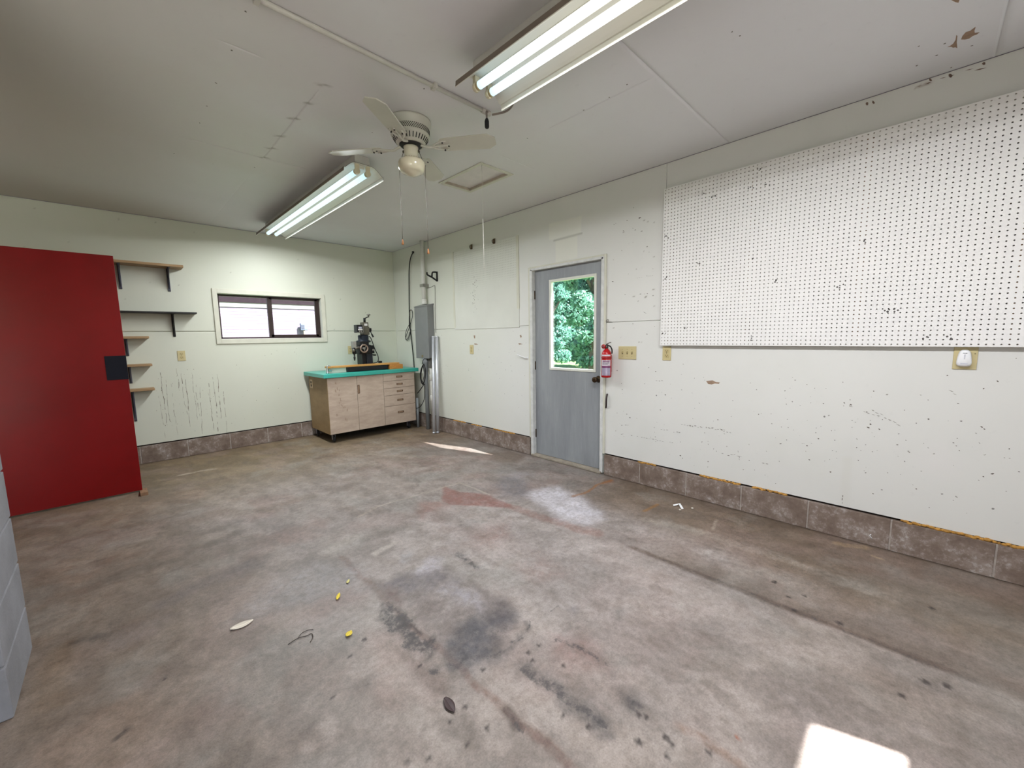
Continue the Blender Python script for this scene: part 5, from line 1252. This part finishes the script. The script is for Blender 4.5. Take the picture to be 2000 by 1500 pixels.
MB().tube([(p0[0]-.02, -.30, p0[1]+.006), (p0[0], -.31, p0[1]), ((p0[0]+p1[0])/2, -.32, (p0[1]+p1[1])/2)], .006, 8).tube([(p0[0]*.6+p1[0]*.4, -.317, p0[1]*.6+p1[1]*.4), (p1[0], -.33, p1[1])], .011, 10, smooth=0).build('speed_lever', M_BLK, mill)
cxp = (-0.700,1.562)[0]
kb = MB().lathe([(.016, 1.54), (.016, 1.598), (.012, 1.604)], (cxp, -.29, 0), 2, 16).tube([(cxp, -.29, 1.592), (cxp+.03, -.30, 1.612), (cxp+.058, -.31, 1.622)], .007, 8).build('crank', M_MILLD, mill)
MB().lathe([(.008, 1.612), (.010, 1.636), (.026, 1.642), (.028, 1.650), (.02, 1.655)], (cxp+.05, -.315, 0), 2, 20).build('knob', M_STEEL, kb)
wc = (-0.794,1.185)
hw_ = MB()
N = 28; vs = []; 
for k in range(N):
    a = 2*PI*k/N
    for j in range(10):
        b_ = 2*PI*j/10; r = .050+.0095*math.cos(b_); vs.append((wc[0]+r*math.cos(a), -.435+.0095*math.sin(b_), wc[1]+r*math.sin(a)))
fs = [(k*10+j, k*10+(j+1) % 10, ((k+1) % N)*10+(j+1) % 10, ((k+1) % N)*10+j) for k in range(N) for j in range(10)]
hw_.add(vs, fs, 0, True)
for a in (.8, 2.9, 5.0): hw_.tube([(wc[0], -.432, wc[1]), (wc[0]+.05*math.cos(a), -.435, wc[1]+.05*math.sin(a))], .005, 8, mi=1, smooth=0)
hw_.lathe([(.014, -.445), (.016, -.425), (.016, -.395)], (wc[0], 0, wc[1]), 1, 16, mi=1)
hw_.build('handwheel', [plain('wheel_worn_steel', rgb(150, 130, 116), .4, .5, var=.1), M_STEEL], mill)
q0, q1 = (-0.929,1.276)[0], (-0.887,1.276)[0]
MB().box(q0, q1, -.41, -.33, 1.19, 1.285).build('gauge_guard', plain('guard_grey', rgb(134, 132, 124), .5), mill, bevel=.003)
sxc = (-0.929,1.140)[0]
MB().lathe([(.004, 1.022), (.012, 1.05), (.014, 1.075), (.008, 1.08), (.010, 1.11), (.024, 1.118), (.024, 1.15), (.018, 1.16), (.018, 1.20)], (sxc+.012, -.395, 0), 2, 18).build('spindle', M_MILLD, mill)
MB().lathe([(.014, 1.15), (.016, 1.175), (.012, 1.18)], (sxc-.004, -.42, 0), 2, 12).build('collet_nut', M_STEEL, mill)
MB().tube([(sxc+.02, -.39, 1.19), (hx0+.05, -.385, 1.21), (hx0+.09, -.38, 1.24)], .017, 10).build('quill_arm', M_STEEL, mill)
r0, r1 = (-0.653,1.185)[0], (-0.607,1.184)[0]
MB().box(r0-.01, r1, -.35, -.23, 1.112, 1.225).lathe([(.014, -.365), (.018, -.35)], ((r0+r1)/2, 0, 1.16), 1, 14, mi=1).build('feed_box', [M_MILLD, M_STEEL], mill, bevel=.004)
l0 = (-0.635,1.094); l1 = (-0.575,1.088)
MB().tube([(l0[0]-.03, -.30, l0[1]+.004), (l0[0], -.31, l0[1]), (l1[0]-.03, -.32, l1[1])], .008, 8).tube([(l1[0]-.035, -.32, l1[1]), (l1[0], -.325, l1[1]-.002)], [.012, .010], 10, smooth=0).build('lock_lever', M_BLK, mill)
cb = [(x, -.27, z) for x, z in [(-0.636,1.350),(-0.615,1.328),(-0.595,1.277),(-0.576,1.211),(-0.556,1.153),(-0.529,1.093),(-0.516,1.041),(-0.523,0.997),(-0.551,0.977),(-0.605,0.969)]]
MB().tube(cb, .006, 8).build('power_cable', M_BLK, mill)
MB().lathe([(.012, (-0.488,0.980)[0]-.03), (.016, (-0.488,0.980)[0]-.02), (.014, (-0.488,0.980)[0]+.02)], (0, -.27, (-0.488,0.980)[1]), 0, 12).build('plug', M_BLK, mill)

mill.location.y -= .12
# ------------------------------------------------------------------ loose boards on the bench
def slab(name, label, cat, x0, x1, y0, y1, z0, z1, mat, tilt=0., group=None, bev=.002):
    o = thing(name, label, cat, ((x0+x1)/2, (y0+y1)/2, z0), group)
    R = Matrix.Rotation(tilt, 3, 'Z'); c = ((x0+x1)/2, (y0+y1)/2, (z0+z1)/2)
    MB().obox(c, (x1-x0, y1-y0, z1-z0), R).build('board', mat, o, bevel=bev); return o
M_PLANK = wood('amber_pine', rgb(176, 124, 62), rgb(206, 156, 90), 0); M_ORNG = wood('orange_pine', rgb(182, 116, 52), rgb(208, 142, 74), 1)
slab('wood_plank', 'long amber wooden plank lying across the bench in front of the mill', 'plank', (-1.327,0.956)[0], (-0.338,0.928)[0], -.665, -.555, TT+.066, TT+.088, M_PLANK, .0)
slab('wood_offcut', 'short orange wooden block under the plank end nearer the corner', 'wood block', (-0.491,0.894)[0], (-0.292,0.873)[0], -.675, -.565, TT+.001, TT+.064, M_ORNG)
slab('white_strip', 'pale white board on edge under the plank by the chrome clamp', 'board', (-1.335,0.931)[0], tx0-.004, -.63, -.605, TT+.001, TT+.064, plain('white_melamine', rgb(206, 210, 198), .4, var=.04))
cm = thing('chrome_clamp', 'small chrome clamp at the end of the plank, on the turquoise top', 'clamp', (-1.35, -.63, TT))
M_CHR = plain('chrome', rgb(190, 196, 200), .15, .95, var=.05)
MB().tube([(-1.285, -.64, TT+.082), (-1.31, -.64, TT+.092), (-1.325, -.64, TT+.085), (-1.328, -.64, TT+.04), (-1.33, -.642, TT+.008)], .011, 10).build('frame', M_CHR, cm)
MB().lathe([(.016, TT+.001), (.016, TT+.012), (.010, TT+.016)], (-1.33, -.642, 0), 2, 16).build('foot', M_CHR, cm)
MB().tube([(-1.322, -.66, TT+.05), (-1.29, -.66, TT+.04), (-1.283, -.66, TT+.03)], .009, 8).build('screw', M_CHR, cm)

# ------------------------------------------------------------------ litter on the floor
def leaf(name, label, cat, c, L, W_, ang, mat, curl=.006, lift=.003, fold=.3, group=None):
    o = thing(name, label, cat, (c[0], c[1], 0), group)
    n = 9; vs = []; 
    for i in range(n+1):
        t = i/n; w = W_*math.sin(PI*min(1, t*.92+.06))**.8*.5
        for s_ in (-1, -.5, 0, .5, 1):
            x = (t-.5)*L; y = s_*w; z = lift+curl*(2*t-1)**2+abs(s_)*w*fold
            q = Matrix.Rotation(ang, 3, 'Z') @ Vector((x, y, z)); vs.append((c[0]+q.x, c[1]+q.y, q.z))
    fs = [(i*5+j, i*5+j+1, (i+1)*5+j+1, (i+1)*5+j) for i in range(n) for j in range(4)]
    MB().add(vs, fs, 0, True).build('blade', mat, o, solid=.0012)
    mid = [Vector(vs[i*5+2])+Vector((0, 0, .001)) for i in range(n+1)]
    MB().tube([tuple(p) for p in mid], .0011, 5, smooth=0).build('midrib', plain('leaf_rib_'+mat.name, tuple(min(1, x*1.5+.03) for x in LCOL[mat.name]), .6), o)
    return o
LCOL = {'yellow_leaf': rgb(208, 184, 62), 'pale_leaf': rgb(206, 196, 182), 'dark_leaf': rgb(62, 46, 46)}
M_YL = plain('yellow_leaf', LCOL['yellow_leaf'], .6, var=.15); M_PL = plain('pale_leaf', LCOL['pale_leaf'], .7, var=.08); M_DL = plain('dark_leaf', LCOL['dark_leaf'], .5, var=.2)
def dirang(a, b): return math.atan2(b[1]-a[1], b[0]-a[0])
leaf('yellow_leaf', 'curled narrow yellow leaf on the floor between two other yellow leaves', 'leaf', (-2.524,-3.878), .055, .018, dirang((-2.542,-3.905), (-2.503,-3.845)), M_YL, .004, .004, .6, 'fallen yellow leaves')
leaf('yellow_leaf', 'broad bright yellow leaf on the floor, the roundest of the three', 'leaf', (-2.595,-4.180), .036, .028, .6, M_YL, .004, .004, .3, 'fallen yellow leaves')
leaf('yellow_leaf', 'faded pale yellow leaf on the floor, the smallest of the three', 'leaf', (-2.434,-3.783), .036, .016, .9, plain('faded_yellow_leaf', rgb(186, 178, 116), .7) if not LCOL.update({'faded_yellow_leaf': rgb(186, 178, 116)}) else M_YL, .003, .003, .3, 'fallen yellow leaves')
leaf('dry_leaf', 'pale dry leaf lying on the floor between pillar and oil stain', 'leaf', (-2.921,-3.762), .090, .044, dirang((-2.956,-3.759), (-2.883,-3.761)), M_PL, .004, .003, .12)
leaf('dark_leaf', 'dark brown leaf lying on the floor beyond the oil stain', 'leaf', (-2.488,-4.791), .072, .034, dirang((-2.486,-4.759), (-2.495,-4.827)), M_DL, .004, .004, .25)
tw2 = thing('twig', 'thin dark forked twig on the floor beside the yellow leaves', 'twig', ((-2.733,-4.060)[0], (-2.733,-4.060)[1], 0))
def fpts(q, z): return [(x, y, z) for x, y in q]
MB().tube(fpts([(-2.807,-4.050),(-2.765,-4.041),(-2.731,-4.054),(-2.713,-4.054),(-2.715,-4.079),(-2.735,-4.106)], .004), .0016, 6).tube(fpts([(-2.765,-4.041),(-2.742,-4.020),(-2.715,-4.020),(-2.698,-4.033)], .004), .0014, 6).build('stem', plain('twig_brown', rgb(66, 56, 50), .8), tw2)
ps = thing('paper_strip', 'bent strip of white paper on the floor by the block course', 'paper', ((-0.256,-4.659)[0], (-0.256,-4.659)[1], 0))
a, b, c2 = (-0.264,-4.623), (-0.232,-4.657), (-0.280,-4.701)
m = MB(); 
def ribbon(m, pts, w):
    vs = []
    for i, (x, y, z) in enumerate(pts):
        p = pts[max(i-1, 0)]; q = pts[min(i+1, len(pts)-1)]; d = Vector((q[0]-p[0], q[1]-p[1], 0)).normalized(); nrm = Vector((-d.y, d.x, 0))*w/2
        vs += [(x-nrm.x, y-nrm.y, z), (x+nrm.x, y+nrm.y, z+.003)]
    m.add(vs, [(2*i, 2*i+1, 2*i+3, 2*i+2) for i in range(len(pts)-1)])
ribbon(m, [(a[0], a[1], .003), ((a[0]+b[0])/2, (a[1]+b[1])/2, .008), (b[0], b[1], .016), ((b[0]+c2[0])/2, (b[1]+c2[1])/2, .008), (c2[0], c2[1], .003)], .016)
m.build('strip', M_PLW, ps, solid=.0012)
M_CRUMB = plain('plaster_crumb', rgb(206, 198, 188), .8)
for q, lab in (((-0.311,-4.695), 'small pale crumb next to the white paper strip'), ((-0.222,-4.750), 'pale crumb between the paper strip and the wall')):
    o = thing('plaster_crumb', lab, 'crumb', (q[0], q[1], 0), 'pale crumbs by the block course')
    MB().lathe([(.004, .001), (.009, .004), (.008, .009), (.003, .012)], (q[0], q[1], 0), 2, 9).build('crumb', M_CRUMB, o)
cu = thing('plastic_curl', 'thin white curl leaning against the block course below the sensor', 'scrap', (-.02, (-5.751,0.062)[0], .06))
u0 = (-5.752,0.050); u1 = (-5.741,0.066); u2_ = (-5.752,0.083)
MB().tube([(-.019, u0[0], u0[1]), (-.022, u1[0], u1[1]), (-.019, (u1[0]+u2_[0])/2, (u1[1]+u2_[1])/2)], .0022, 6).build('curl', M_PLW, cu)

# ------------------------------------------------------------------ outside
M_LAWN = None
def lawn():
    t = NT('lawn_grass'); f = t.noise(1.2, 5); g = t.noise(60, 4)
    t.base(t.mix(t.ramp(g, [(.35, (0, 0, 0)), (.7, (.6, .6, .6))]), t.ramp(f, [(.3, rgb(86, 118, 72)), (.7, rgb(118, 146, 92))]), rgb(80, 112, 52)))
    t.bump(g, .5, .02); return t.fin(.9, 0, .2)
lw = MB().box(-30, 45, -30, 45, -.45, -.16).build('lawn', lawn(), kind='structure')
tag(lw, 'sunlit green lawn outside the side door', 'lawn')
def siding():
    t = NT('lap_siding'); t.base(t.ramp(t.noise(2, 4), [(.3, rgb(87, 76, 91)), (.7, rgb(94, 83, 98))])); return t.fin(.6, 0, .3)
M_BARK = plain('bark', rgb(92, 82, 74), .9, var=.3)
nb = thing('neighbour_house', 'lavender house with lap siding and brown roof beyond the window', 'house', (-1.5, 11.8, 0))
m = MB(); NY = 11.2; zt = 2.66; lap = .104
z = -.15
while z < zt-.02:
    z2 = min(z+lap, zt); m.add([(-9, NY-.008, z), (7, NY-.008, z), (7, NY, z2), (-9, NY, z2), (7, NY, z), (-9, NY, z)], [(0, 1, 2, 3), (5, 4, 1, 0)]); z += lap
m.box(-9, 7, NY+.001, NY+.2, -.15, zt+.1)
m.build('siding', siding(), nb)
MB().box(-9, 7, NY-.045, NY+.0, zt-.16, zt).build('frieze_board', plain('frieze_white', rgb(106, 100, 102), .5), nb)
m = MB(); m.add([(-9.4, NY-.08, zt), (7.4, NY-.08, zt), (7.4, NY+.75, zt+1.9), (-9.4, NY+.75, zt+1.9), (-9.4, NY, zt), (7.4, NY, zt), (7.4, NY+4, zt+1.9), (-9.4, NY+4, zt+1.9)], [(0, 1, 2, 3), (0, 4, 5, 1), (3, 2, 6, 7)])
def shingle():
    t = NT('brown_shingles'); f = t.noise(40, 4, .7); t.base(t.ramp(f, [(.35, rgb(24, 18, 21)), (.64, rgb(31, 25, 28)), (.8, rgb(58, 51, 55))])); return t.fin(1., 0, .02)
m.build('shingle_roof', shingle(), nb)
mt = thing('utility_box', 'small grey utility box in front of the house siding beyond the window', 'utility box', (0, NY-.3, 1.6))
ub = (2.124,1.788)
MB().box(ub[0]-.13, ub[0]+.13, NY-.26, NY-.14, ub[1]-.10, ub[1]+.17).build('housing', plain('utility_grey', rgb(70, 76, 96), .7, var=.25), mt, bevel=.02)
MB().box(ub[0]-.03, ub[0]+.03, NY-.22, NY-.18, -.16, ub[1]-.09).build('post', M_BARK, mt)
MB().box(ub[0]-.11, ub[0]-.0, NY-.27, NY-.258, ub[1]-.06, ub[1]+.10).build('cover', plain('utility_dark', rgb(36, 40, 54), .7), mt)
def leaf_mat(name, a, b):
    t = NT(name); t.n.remove(t.bs); oi = t.node('ShaderNodeNewGeometry')
    col = t.ramp(oi.outputs['Random Per Island'], [(.0, a), (1., b)])
    d = t.node('ShaderNodeBsdfDiffuse'); tl = t.node('ShaderNodeBsdfTranslucent'); mx = t.node('ShaderNodeMixShader'); mx.inputs[0].default_value = .5
    t.link(col, d.inputs[0]); t.link(col, tl.inputs[0]); t.link(d.outputs[0], mx.inputs[1]); t.link(tl.outputs[0], mx.inputs[2]); t.link(mx.outputs[0], t.out.inputs[0]); return t.m
LM = [leaf_mat('leaf_blue_green', rgb(78, 122, 108), rgb(130, 172, 157)), leaf_mat('leaf_mid_green', rgb(80, 124, 106), rgb(132, 174, 153)), leaf_mat('leaf_light_green', rgb(90, 134, 113), rgb(144, 182, 161))]
def foliage(blobs, n, size, seed):
    r = np.random.default_rng(seed); vs = np.zeros((n, 4, 3)); B = np.array(blobs); w = B[:, 3]**2; w = w/w.sum()
    k = r.choice(len(B), n, p=w); d = r.normal(size=(n, 3)); d /= np.linalg.norm(d, axis=1)[:, None]
    rad = B[k, 3]*(.25+.95*r.random(n)**.7); c = B[k, :3]+d*rad[:, None]*np.array([1, 1, .8])
    nr = d*.35+r.normal(size=(n, 3))+np.array([0, -.2, .35]); nr /= np.linalg.norm(nr, axis=1)[:, None]
    t = np.cross(nr, r.normal(size=(n, 3))); t /= np.linalg.norm(t, axis=1)[:, None]; b = np.cross(nr, t)
    s = size*(.6+.8*r.random(n))[:, None]
    vs[:, 0] = c-t*s; vs[:, 1] = c-b*s*.55; vs[:, 2] = c+t*s; vs[:, 3] = c+b*s*.55
    m = MB(); m.v = [tuple(p) for p in vs.reshape(-1, 3)]; m.f = [(4*i, 4*i+1, 4*i+2, 4*i+3) for i in range(n)]; m.mi = [0]*n; m.sm = [False]*n; return m
def tree(label, x, y, h, spread, mat, seed, n, low=.25, size=.06):
    r = random.Random(seed); t = thing('broadleaf_tree', label, 'tree', (x, y, -.16), 'trees beyond the side door')
    m = MB(); m.tube([(x, y, -.2), (x+r.uniform(-.1, .1), y, h*.35), (x+r.uniform(-.2, .2), y+r.uniform(-.2, .2), h*.8)], [.13, .10, .07, .05], 10)
    for k in range(5):
        a = r.uniform(0, 6.28); z = h*r.uniform(.25, .6); m.tube([(x, y, z), (x+math.cos(a)*spread*.5, y+math.sin(a)*spread*.5, z+h*.18)], [.05, .03], 7)
    m.build('trunk', M_BARK, t)
    bl = []
    for k in range(60):
        a = r.uniform(0, 6.28); rr = spread*math.sqrt(r.random()); z = h*(low+(1-low)*r.random()); bl.append((x+math.cos(a)*rr*.75, y+math.sin(a)*rr*.75, z, r.uniform(.22, .6)*spread*.55))
    foliage(bl, n, size, seed).build('crown', mat, t)
tree('small blue-green tree in front at the hinge side of the door window', 8.6, 4.35, 5.0, 1.15, LM[0], 3, 24000, .07)
tree('light green tree in front at the knob side of the door window', 7.4, 1.35, 4.6, 1.15, LM[2], 5, 22000, .07)
tree('dense green tree behind, seen in the middle of the door window', 12.0, 4.9, 7.5, 2.1, LM[1], 6, 34000, .04, .085)
tree('tall leafy tree farthest back beyond the door window', 17.5, 9.6, 9.5, 3.0, LM[0], 8, 22000, .03, .14)
# ------------------------------------------------------------------ light
SUN = Vector((-.325, 1.0, -1.0)).normalized()
sl = bpy.data.lights.new('sun', 'SUN'); sl.energy = 42.; sl.angle = math.radians(.53); sl.color = (1., .98, .99)
so = bpy.data.objects.new('sun', sl); COL.objects.link(so); so.rotation_euler = SUN.to_track_quat('-Z', 'Y').to_euler()
W = bpy.data.worlds.new('sky'); SC.world = W; W.use_nodes = True; nt = W.node_tree; nt.nodes.clear()
sk = nt.nodes.new('ShaderNodeTexSky'); sk.sky_type = 'NISHITA'; sk.sun_disc = False; sk.sun_elevation = math.asin(-SUN.z); sk.sun_rotation = math.atan2(-SUN.x, -SUN.y); sk.air_density = 1.; sk.dust_density = 1.2
bg = nt.nodes.new('ShaderNodeBackground'); bg.inputs[1].default_value = .65; wo = nt.nodes.new('ShaderNodeOutputWorld')
nt.links.new(sk.outputs[0], bg.inputs[0]); nt.links.new(bg.outputs[0], wo.inputs[0])

# ------------------------------------------------------------------ camera
cam = bpy.data.cameras.new('camera'); co = bpy.data.objects.new('camera', cam); COL.objects.link(co)
yaw, pit, rol = math.radians(44.4552), math.radians(-6.6718), math.radians(-.9048)
fwd = Vector((math.sin(yaw)*math.cos(pit), math.cos(yaw)*math.cos(pit), math.sin(pit))); rt = Vector((math.cos(yaw), -math.sin(yaw), 0)); up = rt.cross(fwd)
r2 = rt*math.cos(rol)+up*math.sin(rol); u2 = -rt*math.sin(rol)+up*math.cos(rol)
M = Matrix((r2, u2, -fwd)).transposed().to_4x4(); M.translation = Vector((-3.2313, -5.8942, 1.3141)); co.matrix_world = M
cam.sensor_fit = 'HORIZONTAL'; cam.sensor_width = 36; cam.lens = 790.3242/2000*36; cam.clip_start = .02; cam.clip_end = 200
SC.camera = co
vs_ = SC.view_settings; vs_.view_transform = 'Standard'; vs_.look = 'None'; vs_.gamma = 1; vs_.use_curve_mapping = False; vs_.exposure = 0.2
cy_ = SC.cycles; cy_.use_denoising = True; cy_.max_bounces = 16; cy_.diffuse_bounces = 10; cy_.glossy_bounces = 4; cy_.transparent_max_bounces = 24; cy_.sample_clamp_indirect = 8

# a thing that is one mesh needs no empty above it
for o in [o for o in SC.objects if o.type == 'EMPTY' and o.parent is None]:
    ch = list(o.children)
    if len(ch) == 1 and not ch[0].children:
        c = ch[0]; nm = o.name.split('.')[0]; c.parent = None; c.location = o.location.copy()
        for k in o.keys(): c[k] = o[k]
        bpy.data.objects.remove(o); c.name = nm; c.data.name = nm
PL = {'countertop': 'turquoise laminate top', 'latch_plate': 'black square plate', 'globe': 'cream glass globe', 'pull_knob': 'small wooden knob', 'display': 'pale grey display', 'handwheel': 'worn round handwheel', 'foam_sealant': 'yellow foam squeezed from the gap', 'label': 'white and purple label', 'plug': 'black plug'}
for o in SC.objects:
    if o.parent is not None and o.name.split('.')[0] in PL: o['label'] = PL[o.name.split('.')[0]]
